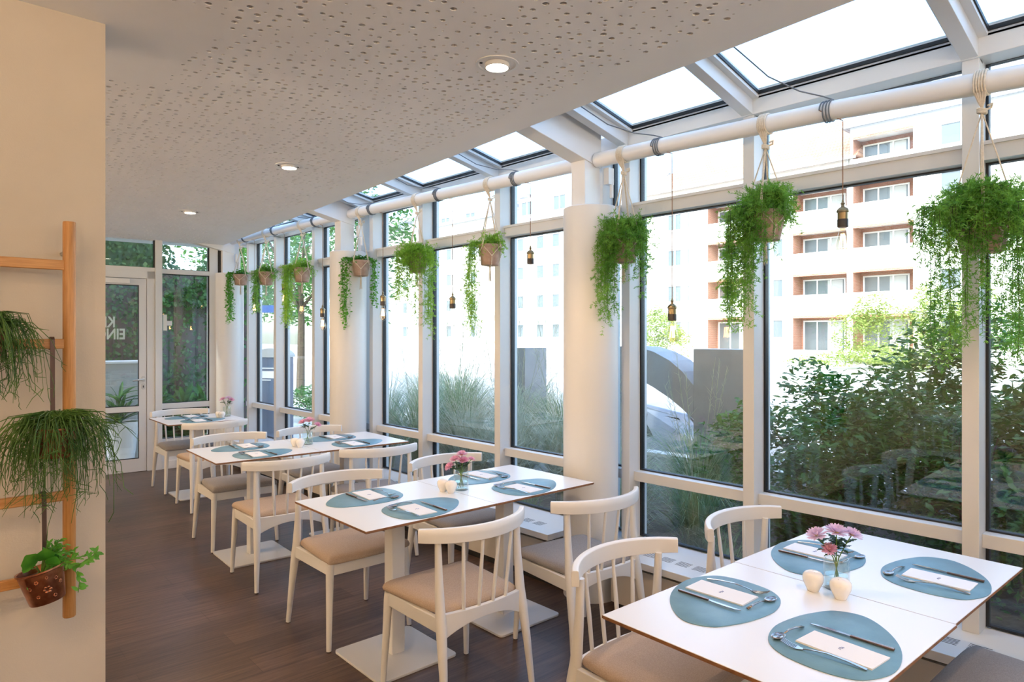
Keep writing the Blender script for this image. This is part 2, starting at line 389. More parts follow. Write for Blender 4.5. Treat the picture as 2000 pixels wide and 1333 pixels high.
# radiator ledge, in three lengths between the columns
GR = {0: [.30, .40, .70, .81, 1.95, 2.055, 2.16, 2.265], 1: [3.16, 3.27, 3.38, 3.49, 4.55, 4.66, 4.77, 4.88], 2: [6.1, 6.2, 6.3, 6.4, 7.4, 7.5, 7.6]}
for k, (ya, yb, lab) in enumerate(((-2.9, 2.46, 'long white radiator ledge under the windows beside the front table'), (2.94, 5.42, 'white radiator ledge between the two nearer columns'), (5.88, 8.40, 'white radiator ledge between the two farther columns'))):
    t = thing('radiator_cover', lab, 'radiator cover', (0, ya, 0))
    L = yb-ya
    MB().prism([(3.04, 0), (3.448, 0), (3.448, L), (3.12, L), (3.04, L-.08)], .292, .33).build('top', M['ledge'], t, bev=.002)
    f = MB(); n_ = max(1, round(L/.92))
    for i in range(n_): f.box(3.065, i*L/n_+.002, .05, 3.085, (i+1)*L/n_-.002, .272)
    f.build('front_panel', M['ledgef'], t)
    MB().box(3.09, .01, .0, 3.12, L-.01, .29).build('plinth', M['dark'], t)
    for yc in GR[k]:
        g = MB()
        for q in range(5): g.box(3.158+q*.0145, yc-ya-.038, .3285, 3.1625+q*.0145, yc-ya+.038, .3306)
        g.build('vent_grille', M['gasket'], t)

# the white drain pipe along the window wall
PZ = [(-3.0, 2.44), (.55, 2.565), (1.267, 2.605), (2.19, 2.633), (2.66, 2.643), (3.356, 2.653), (4.233, 2.676), (5.218, 2.699), (6.29, 2.723), (7.26, 2.741), (8.1, 2.75), (8.62, 2.753)]
def pz(y):
    for (a, za), (b, zb) in zip(PZ, PZ[1:]):
        if a <= y <= b: return za+(zb-za)*(y-a)/(b-a)
    return PZ[-1][1]
XP, RP = 3.17, .044
pp = thing('pipe', 'long white pipe running under the glass roof, wrapped with cords', 'pipe', (XP, 0, 0))
for ya, yb in ((-3.0, -.31), (-.18, 2.650), (2.782, 5.60), (5.732, 8.50)):
    ys = [ya]+[y for y, z in PZ if ya < y < yb]+[yb]
    MB().tube([(0, y, pz(y)) for y in ys], RP, 24).build('pipe_section', M['paint'], pp, smooth=True)

# ---------------------------------------------------------------- end wall with the glass door (local x along the wall)
EWR = -radians(4.0)
def endframe(name, **k): return thing(name, None, None, (1.843, 8.704, 0), EWR, kind='structure')
W = endframe('wall_end')
s = MB(); s.box(.50, 0, 0, 1.09, .12, .30); s.box(1.19, .0, 0, 1.45, .12, 2.72); s.box(-5.5, 0, 0, -1.62, .12, 2.72); s.box(-5.5, 0, 2.715, 1.6, .12, 2.95)
s.build('wall_panel', M['column'], W)
struct(MB().box(.565, -.018, 0, 1.15, 0, .095).build('baseboard_end', M['paint'], bev=.002, loc=(1.843, 8.704, 0), rz=EWR))
MB().box(1.195, -.004, 1.95, 1.255, .0, 2.70).build('painted_shadow_strip', M['dark'], W)  # near-black strip painting the shade between window frame and column
D = endframe('door_1')
fr = MB()
fr.box(.408, -.01, 0, .49, .10, 2.33); fr.box(-.70, -.01, 0, -.615, .10, 2.33); fr.box(-.70, -.01, 2.245, .49, .10, 2.33)
fr.build('door_frame', M['frame'], D, bev=.002)
lf = MB()
lf.box(-.61, 0, .005, -.53, .07, 2.24); lf.box(.325, 0, .005, .404, .07, 2.24); lf.box(-.53, 0, 2.165, .325, .07, 2.24); lf.box(-.53, 0, .70, .325, .07, .762); lf.box(-.53, 0, .005, .325, .07, .155)
leaf = lf.build('door_leaf', M['frame'], D)
for z0, z1 in ((.155, .70), (.762, 2.165)):
    MB().box(-.53, .03, z0, .325, .045, z1).build('pane', M['glass'], leaf)
g = MB()
for z0, z1 in ((.155, .70), (.762, 2.165)):
    g.box(-.53, -.001, z0, .325, .02, z0+.008); g.box(-.53, -.001, z1-.008, .325, .02, z1); g.box(.317, -.001, z0, .325, .02, z1); g.box(-.53, -.001, z0, -.522, .02, z1)
g.build('gasket', M['gasket'], leaf)
h = MB(); h.tube([(.37, 0, 1.075), (.37, -.045, 1.075), (.355, -.055, 1.074), (.25, -.055, 1.060)], .010, 10); h.prism(rrect(.352, 1.04, .388, 1.11, .017), 0, .008, Matrix(((1, 0, 0, 0), (0, 0, -1, 0), (0, 1, 0, 0), (0, 0, 0, 1))))
h.prism(rrect(.352, .955, .388, 1.025, .017), 0, .008, Matrix(((1, 0, 0, 0), (0, 0, -1, 0), (0, 1, 0, 0), (0, 0, 0, 1))))
h.build('door_handle', M['steel3'], leaf, smooth=True)
MB().box(.364, -.0095, .975, .374, -.008, 1.0).build('keyhole', M['dark'], leaf)
MB().box(-.15, -.045, 2.178, .225, 0, 2.232).build('door_closer', M['metalw'], D, bev=.004)
def text(name, body, size, m_, parent, loc, rot, align='LEFT', ext=.001, sx=1.0, bold=0):
    c = bpy.data.curves.new(name, 'FONT'); c.body = body; c.size = size; c.align_x = align; c.extrude = ext; c.offset = bold
    o = bpy.data.objects.new(name, c); COL.objects.link(o)
    dg = bpy.context.evaluated_depsgraph_get(); me = bpy.data.meshes.new_from_object(o.evaluated_get(dg)); me.materials.clear(); me.materials.append(m_)
    o2 = bpy.data.objects.new(name, me); COL.objects.link(o2); bpy.data.objects.remove(o)
    o2.parent = parent; o2.location = loc; o2.rotation_euler = rot; o2.scale = (sx, 1, 1); return o2
M['sticker'] = mat('white_door_lettering', (.80, .84, .80), .5)
# lettering reads from outside, so it is mirrored from in here
text('door_lettering', 'KEIN', .170, M['sticker'], D, (.096, .052, 1.678), (pi/2, 0, pi), sx=.74, bold=.004)
text('door_lettering', 'EINGANG', .170, M['sticker'], D, (.196, .052, 1.540), (pi/2, 0, pi), sx=.74, bold=.004)
# fixed lights right of the door and above it
W2 = endframe('window_%d' % (wi+1)); W3 = endframe('window_%d' % (wi+2))
f = MB(); f.box(.492, -.03, 0, .565, .11, 2.72); f.box(1.095, -.01, 0, 1.19, .11, 2.72); f.box(.565, -.005, .71, 1.095, .10, .775); f.box(.565, -.005, 2.315, 1.095, .10, 2.37); f.box(.565, -.002, .28, 1.095, .10, .355)
f.build('window_frame', M['frame'], W2, bev=.002)
g = MB()
for z0, z1 in ((.355, .71), (.775, 2.315), (2.37, 2.715)):
    MB().box(.565, .05, z0, 1.095, .06, z1).build('pane', M['glass'], W2)
    g.box(1.085, .0, z0, 1.095, .045, z1); g.box(.565, .01, z1-.008, 1.095, .045, z1); g.box(.565, .01, z0, 1.095, .045, z0+.006)
g.build('gasket', M['gasket'], W2)
MB().box(.63, -.002+.045, 1.70, .685, .049, 1.755).build('window_sensor', M['paint'], W2)
MB().box(.585, .02, 1.64, .625, .046, 1.83).build('window_latch', M['steel3'], W2)
f = MB(); f.box(-1.6, -.005, 2.325, .492, .10, 2.377); f.box(-.78, 0, 0, -.70, .10, 2.72); f.box(-1.62, 0, 0, -1.5, .10, 2.72)
f.build('window_frame', M['frame'], W3)
MB().box(-.70, .05, 2.377, .492, .06, 2.715).build('pane', M['glass'], W3)
MB().box(-1.5, .05, 0.05, -.78, .06, 2.325).build('pane', M['glass'], W3)
MB().box(.478, .0, 2.377, .490, .045, 2.715).build('gasket', M['gasket'], W3)

# ---------------------------------------------------------------- recessed downlights and their light
DL = [(1.854, 2.083), (1.959, 4.264), (2.020, 6.431)]
labs = ['nearest of the three glowing recessed ceiling downlights', 'middle one of the three glowing recessed ceiling downlights', 'farthest of the three glowing recessed ceiling downlights']
dl0 = None
for (x, y), lab in zip(DL, labs):
    if dl0 is None:
        dl0 = thing('ceiling_downlight', lab, 'downlight', (x, y, 2.70), group='recessed downlights')
        MB().lathe([(.089, 0), (.089, -.004), (.078, -.005), (.070, .004), (.066, .05), (.0, .05)], 40, cap=False).build('trim_ring', M['metalw'], dl0, smooth=True)
        MB().lathe([(.046, .045), (.050, .03), (.050, -.016), (.046, -.018), (.045, -.010)], 36, cap=False).build('lamp_head', M['metalw'], dl0, smooth=True)
        MB().lathe([(.0451, -.0105), (.0, -.0125)], 36, cap=False).build('lens', M['lampglow'], dl0)
        MB().box(.054, -.006, -.003, .066, .006, .02).build('spring_clip', M['dark'], dl0); MB().box(-.062, .03, -.003, -.052, .04, .02).build('spring_clip', M['dark'], dl0)
    else: dl0 = copy_tree(dl0, loc=(x, y, 2.70), label=lab)
def spot(x, y, z, p, ang=120, tgt=None, col=(1, .66, .36), r=.022, blend=.35):  # serves the downlights and the added fill spots
    l_ = bpy.data.lights.new('downlight_and_fill_beam', 'SPOT'); l_.energy = p; l_.spot_size = radians(ang); l_.spot_blend = blend; l_.color = col; l_.shadow_soft_size = r
    o = bpy.data.objects.new('downlight_and_fill_beam', l_); COL.objects.link(o); o.location = (x, y, z)
    if tgt: o.rotation_euler = (Vector(tgt)-Vector((x, y, z))).to_track_quat('-Z', 'Y').to_euler()
    return o
LP = 28
for x, y in DL: spot(x, y, 2.672, LP, 130)
for x, y in ((1.75, -.09), (1.65, -2.2)): spot(x, y, 2.672, LP, 130)
for x, y in ((-.55, .55), (-.3, 5.0), (-.3, 7.0), (-2.2, 6.0)): spot(x, y, 2.672, LP, 130)
# unseen wall-wash spots added as warm fill along the rear and left walls
for x in (-2.4, -1.0, .4, 1.8): spot(x, -2.2, 2.67, 50, 110, (x, -3.1, 1.3))
for y in (-1.2, .4, 1.8, 4.0, 5.6, 7.4): spot(-2.6, y, 2.67, 50, 110, (-3.5, y, 1.3))
spot(-.75, .7, 2.45, 16, 75, (.35, 2.7, 1.3))

# unseen sconces added as fill to brighten the ceiling, out of frame
sc0 = None
def sconce(x, y, rz, lab, p):
    global sc0
    if sc0 is None:
        sc0 = thing('added_fill_sconce', lab, 'wall lamp', (x, y, 1.95), rz, group='added fill sconces out of frame')
        MB().lathe([(.0, -.10), (.035, -.10), (.075, .06), (.072, .06), (.033, -.095), (0, -.095)], 24, (.10, 0, 0), cap=False).build('shade', M['paint'], sc0, smooth=True)
        MB().box(0, -.03, -.06, .012, .03, .04).build('wall_plate', M['paint'], sc0); MB().tube([(.01, 0, -.03), (.065, 0, -.05)], .008, 8).build('arm', M['paint'], sc0)
        MB().lathe([(0, .0), (.045, .0)], 20, (.10, 0, .0), cap=False).build('lamp_disc', M['lampglow'], sc0)
    else: copy_tree(sc0, (x, y, 1.95), rz, lab)
    cx, cy = x+.10*cos(rz), y+.10*sin(rz)
    spot(cx, cy, 2.02, p, 150, (cx+.55*cos(rz), cy+.55*sin(rz), 2.7), (1, .80, .58), .06, .6)
for y, w_ in ((3.9, 'just beyond the partition'), (5.6, 'halfway to the door wall'), (7.3, 'close to the door wall')): sconce(-3.5, y, 0, 'added out-of-frame fill sconce on the left wall, '+w_, 210)
for y, w_ in ((-1.6, 'near the rear corner'), (.9, 'on the camera side of the partition')): sconce(-3.5, y, 0, 'added out-of-frame fill sconce on the left wall, '+w_, 110)
for x, w_ in ((-1.6, 'left one of three'), (.3, 'middle one of three'), (2.0, 'right one of three')): sconce(x, -3.1, pi/2, 'added out-of-frame fill sconce on the rear wall behind the camera, '+w_, 110)
# ================================================================ TABLES
TW_, TL_ = .704, .723
# origin (far aisle-side corner), angle of the long axis
TO = [((1.556, 1.286), -2.44), ((1.503, 3.209), -1.23), ((1.610, 5.210), -2.95), ((1.947, 7.443), -1.69)]
def tp(i, u, v, z=0):
    (x, y), a = TO[i]; a = radians(a); vx, vy = cos(a), sin(a)
    return (x+v*vx+u*vy, y+v*vy-u*vx, z)
def tang(i): return radians(TO[i][1])
ZT = .75
def make_table(label):
    t = thing('dining_table', label, 'table', group='square pedestal tables')
    # local: x along the long axis (0..TL), y = -u
    MB().box(.0015, -TW_, ZT-.0095, TL_-.0015, 0, ZT).build('tabletop', M['top'], t, bev=.0015)
    e = MB(); e.box(.003, -TW_+.0015, ZT-.0125, TL_-.003, -.0015, ZT-.0085); e.build('edge_band', M['edge'], t, bev=.001)
    e = MB(); d = .0006
    e.add([(.0015-d, -TW_-d, ZT-.0095), (TL_-.0015+d, -TW_-d, ZT-.0095), (TL_-.0015+d, d, ZT-.0095), (.0015-d, d, ZT-.0095), (.0015-d, -TW_-d, ZT-.0012), (TL_-.0015+d, -TW_-d, ZT-.0012), (TL_-.0015+d, d, ZT-.0012), (.0015-d, d, ZT-.0012)],
          [(0, 1, 5, 4), (1, 2, 6, 5), (2, 3, 7, 6), (3, 0, 4, 7)])
    e.build('edge_strip', M['edge'], t)
    MB().prism(rrect(.36-.22, -.36-.22, .36+.22, -.36+.22, .025), 0, .012).build('base_plate', M['metalw'], t, bev=.002)
    MB().prism(rrect(.365-.0375, -.345-.0375, .365+.0375, -.345+.0375, .006), .012, ZT-.012).build('column', M['metalw'], t, smooth=True)
    MB().prism(rrect(.365-.14, -.345-.14, .365+.14, -.345+.14, .02), ZT-.017, ZT-.0125).build('top_plate', M['gasket'], t)
    k = MB(); k.tube([(.402, -.345, .655), (.425, -.345, .655)], .006, 10); k.lathe([(0, -.013), (.009, -.010), (.013, 0), (.009, .010), (0, .013)], 14, (.432, -.345, .655)); k.build('tilt_knob', M['metalw'], t, smooth=True)
    return t
tlabs = [['aisle-side half of the nearest white table, set with a vase', 'window-side half of the nearest white table'],
         ['aisle-side half of the second white table', 'window-side half of the second white table, its corner at the round column'],
         ['aisle-side half of the third white table', 'window-side half of the third white table'], ['small white table farthest away, near the glass door']]
tproto = None
for i in range(4):
    for j in range(len(tlabs[i])):
        p = tp(i, .0 if not (i == 0 and j == 0) else .004, j*TL_)
        if tproto is None: tproto = make_table(tlabs[i][j]); tproto.location = p; tproto.rotation_euler.z = tang(i)
        else: copy_tree(tproto, p, tang(i), tlabs[i][j])

# ================================================================ CHAIRS
def arc_pts(hw, y_end, y_mid, z, n=18):
    # circular arc bulging towards +y
    s_ = y_mid-y_end; rad = (hw*hw+s_*s_)/(2*s_); a = math.asin(hw/rad); cy = y_mid-rad
    return [Vector((rad*sin(-a+2*a*i/n), cy+rad*cos(-a+2*a*i/n), z)) for i in range(n+1)], cy, rad
def make_chair(label, fab):
    t = thing('dining_chair', label, 'chair', group='white spindle-back chairs')
    wd = M['chair']
    for sx in (-1, 1):
        MB().tube([(sx*.236, -.236, .006), (sx*.228, -.226, .20), (sx*.220, -.216, .40), (sx*.218, -.214, .43)], [.0125, .016, .0205, .0205], 16).build('front_leg', wd, t, smooth=True)
        MB().tube([(sx*.240, .238, .006), (sx*.229, .214, .22), (sx*.221, .190, .38), (sx*.218, .178, .45), (sx*.216, .165, .60), (sx*.216, .158, .742)],
                  [.0125, .0175, .0225, .0215, .0165, .0135], 16).build('rear_leg', wd, t, smooth=True)
    for nm, (x, y) in (('foot_glide', (.236, -.236)), ('foot_glide', (.240, .238))):
        for sx in (-1, 1): MB().lathe([(.0115, 0), (.012, .007)], 12, (sx*x, y, 0)).build(nm, M['bakelite'], t)
    # seat frame: front rail, side rails
    f = MB(); f.box(-.205, -.226, .372, .205, -.206, .432); f.build('front_rail', wd, t, bev=.003)
    for sx in (-1, 1):
        f = MB(); f.prism([(sx*.218-.010, -.21), (sx*.218+.010, -.21), (sx*.218+.012, .17), (sx*.218-.012, .17)], .372, .432)
        f.build('side_rail', wd, t, bev=.003)
    # rear rail: curved plan, arched underside
    pts, cy, rad = arc_pts(.205, .182, .205, .0, 16)
    f = MB(); n = len(pts); vs = []; fs = []
    for i, p in enumerate(pts):
        q = i/(n-1)*2-1; zb = .398-.052*abs(q)**2.2; zt = .447
        for dy, z in ((-.010, zb), (.010, zb), (.010, zt), (-.010, zt)): vs.append((p.x, p.y+dy, z))
    fs = [(i*4+j, i*4+(j+1) % 4, (i+1)*4+(j+1) % 4, (i+1)*4+j) for i in range(n-1) for j in range(4)]+[(3, 2, 1, 0), ((n-1)*4, (n-1)*4+1, (n-1)*4+2, (n-1)*4+3)]
    f.add(vs, fs); f.build('rear_rail', wd, t, smooth=True, bev=.002)
    # top rail
    pts, cy, rad = arc_pts(.283, .118, .242, .766, 28)
    def prof(q):
        h = .031-.004*abs(2*q-1)**3; w_ = .0125
        return [(-w_, -h), (w_, -h), (w_+.001, 0), (w_-.001, h-.004), (w_-.006, h), (-w_+.004, h), (-w_-.001, h-.006), (-w_-.002, 0)]
    MB().sweep(pts, prof).build('top_rail', wd, t, smooth=True, bev=.0015)
    # spindles
    for q in (-1.5, -.5, .5, 1.5):
        xb = q*.076; xt = q*.088
        yb = .182+.023*(1-(xb/.205)**2); yt = cy+sqrt(rad*rad-xt*xt)
        MB().tube([(xb, yb, .440), (xb*.6+xt*.4, yb*.6+yt*.4, .57), (xt, yt, .744)], [.0075, .0085, .0065], 12).build('spindle', wd, t, smooth=True)
    # upholstered seat
    o_ = ring_of([(-.235, -.20), (-.222, -.245), (-.10, -.254), (.10, -.254), (.222, -.245), (.235, -.20), (.222, 0), (.207, .14), (.185, .172), (.08, .186), (-.08, .186), (-.185, .172), (-.207, .14), (-.222, 0)], 4)
    m_ = MB(); m_.rings(o_, [(.431, .012), (.436, .002), (.448, -.002), (.461, .004), (.470, .016), (.475, .045), (.478, .09), (.479, .15)])
    m_.build('seat', fab, t, smooth='all')
    return t
cgrey = make_chair('x', M['fabricg']); cbeige = make_chair('x', M['fabric'])
used = {}
def chair(i, u, v, face, label, fab='b', rot=0, group=None):
    # face +1: sits at the far side facing the camera (+u), -1: near side
    base = tang(i)+(0 if face > 0 else pi)+radians(rot)
    src = cbeige if fab == 'b' else cgrey
    p = tp(i, u, v)
    if fab not in used: used[fab] = 1; src.location = p; src.rotation_euler.z = base; src['label'] = label; return src
    return copy_tree(src, p, base, label)
chair(0, -.104, .404, 1, 'white chair in the foreground, pushed under the left end of the nearest table')
chair(0, -.09, 1.175, 1, 'white chair beside the radiator ledge, behind the nearest table at its window end', 'g')
chair(0, .82, 1.10, -1, 'grey cushioned seat cut off at the bottom right corner, in front of the nearest table', 'g')
chair(1, -.11, .357, 1, 'white chair behind the left end of the second table, its feet in the open floor')
chair(1, -.155, 1.143, 1, 'white chair behind the window end of the second table, partly hidden by the pink flowers', 'g')
chair(1, .83, .385, -1, 'white chair with warm-lit beige seat in front of the aisle end of the second table')
chair(1, .895, 1.12, -1, 'white chair at an angle between the second and nearest tables, by the round column', 'g', rot=-6.5)
chair(2, -.098, .38, 1, 'white chair behind the left end of the third table', 'g')
chair(2, -.10, 1.04, 1, 'white chair behind the window end of the third table, by the round column', 'g')
chair(2, .885, .355, -1, 'white chair in front of the aisle end of the third table')
chair(2, .876, 1.04, -1, 'white chair in front of the window end of the third table', 'g', rot=-8)
chair(3, -.04, .34, 1, 'farthest white chair, between the small table and the glass door wall', 'g')
chair(3, .90, .32, -1, 'white chair with its back to us at the small farthest table')

# ================================================================ TABLE SETTINGS
NM = ['nearest', 'second', 'third', 'farthest']
MATP = [(-.206, .16), (-.20, .09), (-.172, .036), (-.09, .003), (.0, .012), (.09, .05), (.168, .115), (.213, .19), (.190, .262), (.13, .296), (.056, .318), (-.047, .326), (-.14, .296), (-.19, .24)]
def make_mat():
    m_ = MB(); o_ = ring_of(MATP, 5); m_.rings(o_, [(0, .0006), (.0008, 0), (.0024, 0), (.003, .0008)]); return m_.build('placemat', M['matteal'], smooth=True)
def make_napkin():
    t = thing('paper_napkin', 'x', 'napkin')
    m_ = MB()
    for k in range(3): m_.box(-.0495+.0006*k, -.1-.0003*k, .0014*k, .0495, .1-.0004*k, .0014*k+.0012)
    m_.build('folded_sheets', M['napkin'], t)
    g = MB()   # small blue monogram
    g.tube([(-.009, -.003, .0043), (-.006, .004, .0043), (-.002, .005, .0043), (0, 0, .0043)], .0007, 5); g.tube([(.001, .005, .0043), (.002, -.003, .0043), (.006, -.002, .0043), (.008, .004, .0043), (.009, -.004, .0043)], .0007, 5)
    g.build('blue_monogram', M['ink'], t)
    return t
def make_knife():
    t = thing('table_knife', 'x', 'knife')
    MB().sweep([(0, -.11, .0045), (0, -.05, .0045), (0, .0, .0045)], lambda q: [(-.004-.001*(1-q), -.003), (.004+.001*(1-q), -.003), (.004+.001*(1-q), .003), (-.004-.001*(1-q), .003)]).build('handle', M['steel2'], t, bev=.0012)
    bl = MB(); bl.prism([(-.0035, .0), (.004, 0), (.0075, .02), (.0085, .06), (.006, .092), (-.001, .11), (-.0035, .105)], .0035, .0055); bl.build('blade', M['steel'], t, bev=.0004)
    return t
def make_fork():
    m_ = MB()
    m_.sweep([(0, -.105, .003), (0, -.06, .009), (0, -.01, .012), (0, .03, .0075), (0, .05, .0035)], lambda q: [(-(.0052-.0035*min(1, q*1.3)), -.0011), ((.0052-.0035*min(1, q*1.3)), -.0011), ((.0052-.0035*min(1, q*1.3)), .0011), (-(.0052-.0035*min(1, q*1.3)), .0011)])
    m_.sweep([(0, .048, .0035), (0, .058, .0025), (0, .068, .003)], lambda q: [(-(.003+.0085*q), -.0009), ((.003+.0085*q), -.0009), ((.003+.0085*q), .0009), (-(.003+.0085*q), .0009)])
    for k in range(4):
        x = -.0099+.0066*k; m_.sweep([(x, .066, .003), (x, .085, .0055), (x*.96, .105, .013)], [(-.0014, -.0008), (.0014, -.0008), (.0014, .0008), (-.0014, .0008)])
    return m_.build('fork', M['steel'], smooth=True)
def make_spoon():
    m_ = MB()
    m_.sweep([(0, -.075, .003), (0, -.045, .008), (0, -.01, .010), (0, .018, .005)], lambda q: [(-(.005-.0035*q), -.001), ((.005-.0035*q), -.001), ((.005-.0035*q), .001), (-(.005-.0035*q), .001)])
    n = 18; vs = []; lv = [(1.0, .0062), (.86, .0035), (.6, .0015), (.3, .0006), (.03, .0004)]
    for k, z in lv:
        for j in range(n):
            a = 2*pi*j/n; vs.append((.0155*k*cos(a), .041+.024*k*sin(a), z+.0016))
    for k, z in reversed(lv):
        for j in range(n):
            a = 2*pi*j/n; vs.append(((.0155*k+.0008)*cos(a), .041+(.024*k+.0008)*sin(a), z))
    L = len(lv)*2
    fs = [(i*n+j, (i+1)*n+j, (i+1)*n+(j+1) % n, i*n+(j+1) % n) for i in range(L-1) for j in range(n)]+[((L-1)*n+j, j, (j+1) % n, (L-1)*n+(j+1) % n) for j in range(n)]
    m_.add(vs, fs)
    return m_.build('dessert_spoon', M['steel'], smooth='all')
PR = dict(m=make_mat(), n=make_napkin(), k=make_knife(), f=make_fork(), s=make_spoon())
first = {k: True for k in PR}
def put(key, i, u, v, z, ang, label, cat, group):
    src = PR[key]; p = tp(i, u, v, z)
    if first[key]: first[key] = False; o = src; o.location = p; o.rotation_euler.z = ang; o['label'] = label
    else: o = copy_tree(src, p, ang, label)
    o['category'] = cat; o['group'] = group; return o
JR = random.Random(11)
def setting(i, v0, side, where, mrot=0):
    # seat frame: p to the diner's right, q away from the table edge
    def L(p_, q_): return (q_, v0-p_) if side > 0 else (TW_-q_, v0+p_)
    a = tang(i)+(pi if side > 0 else 0)
    nm = NM[i]; z = ZT
    j = lambda s=1: JR.uniform(-s, s)
    u_, v_ = L(0, 0); put('m', i, u_, v_, z, a+radians(mrot), 'blue-grey pebble-shaped placemat at the %s seat of the %s table' % (where, nm), 'placemat', 'blue placemats')
    z += .003
    u_, v_ = L(-.052+j(.006), .142+j(.008)); put('n', i, u_, v_, z, a+radians(j(3)), 'white folded paper napkin with blue mark at the %s seat of the %s table' % (where, nm), 'napkin', 'napkins on the placemats')
    u_, v_ = L(.038+j(.006), .155+j(.008)); put('k', i, u_, v_, z, a+radians(j(3)), 'steel table knife at the %s seat of the %s table' % (where, nm), 'knife', 'table knives')
    u_, v_ = L(-.130+j(.004), .150+j(.008)); put('f', i, u_, v_, z, a+radians(5+j(4)), 'steel fork lying by the napkin at the %s seat of the %s table' % (where, nm), 'fork', 'forks')
    u_, v_ = L(-.075+j(.006), .277+j(.004)); put('s', i, u_, v_, z, a+radians(88+j(9)), 'small steel spoon across the top of the %s placemat on the %s table' % (where, nm), 'spoon', 'dessert spoons')
for i, sv in ((0, (.36, .985, .36, 1.12)), (1, (.29, 1.03, .41, 1.09)), (2, (.33, 1.04, .37, 1.10)), (3, (.31, None, .36, None))):
    for q, (v0, side, where) in enumerate(zip(sv, (1, 1, -1, -1), ('far aisle-side', 'far window-side', 'near aisle-side', 'near window-side'))):
        if v0 is None: continue
        if i == 3: where = where.split()[0]
        setting(i, v0, side, where)

# salt and pepper shakers, vases, flowers
def make_shaker():
    t = thing('salt_shaker', 'x', 'shaker', group='cream ceramic salt and pepper shakers')
    b = MB(); b.lathe([(.0, 0), (.017, 0), (.0185, .004), (.024, .016), (.0305, .030), (.0325, .041), (.031, .051), (.025, .059), (.014, .064), (0, .0655)], 32, cap=False); b.build('body', M['ceramic'], t, smooth='all')
    h = MB()
    for k in range(5): h.lathe([(0, .0004), (.0011, .0002), (.0011, -.001)], 8, ((.013*cos(k*2*pi/5)), .013*sin(k*2*pi/5)-.002, .0635), cap=False)
    h.lathe([(0, .0014), (.0011, .001), (.0011, 0)], 8, (0, 0, .0645), cap=False)
    h.build('pour_holes', M['hole'], t)
    return t
sh = make_shaker(); shf = True
SH = [((.320, .664), (.408, .663)), ((.315, .683), (.375, .690)), ((.379, .660), (.445, .672)), ((.405, .545), (.455, .560))]
for i in range(4):
    for q, (u, v) in enumerate(SH[i]):
        lab = 'cream ceramic shaker on the %s table, %s of the pair' % (NM[i], 'the one farther back' if q == 0 else 'the one in front')
        if shf: shf = False; sh.location = tp(i, u, v, ZT); sh['label'] = lab
        else: copy_tree(sh, tp(i, u, v, ZT), JR.uniform(0, 6), lab)
VPOS = [(.360, .742), (.352, .775), (.340, .775), (.335, .650)]
def make_vase():
    t = thing('glass_vase', 'x', 'vase', group='clear glass flower vases')
    MB().lathe([(0, .0), (.036, 0), (.040, .004), (.040, .088), (.037, .095), (.0375, .100), (.0345, .100), (.034, .094), (.0365, .086), (.0365, .008), (.03, .006), (0, .006)], 40, cap=False).build('jar', M['vase'], t, smooth='all')
    MB().lathe([(0, .007), (.0355, .0085), (.0355, .045), (0, .045)], 32, cap=False).build('water', M['water'], t, smooth=True)
    return t
vz = make_vase()
for i in range(4):
    lab = 'clear glass jar vase on the %s table' % NM[i]
    if i == 0: vz.location = tp(i, *VPOS[i], ZT); vz['label'] = lab
    else: copy_tree(vz, tp(i, *VPOS[i], ZT), 0, lab)
def frame_to(d):
    d = d.normalized(); a = d.orthogonal().normalized(); return Matrix((a, d.cross(a), d)).transposed()
FRr = random.Random(5)
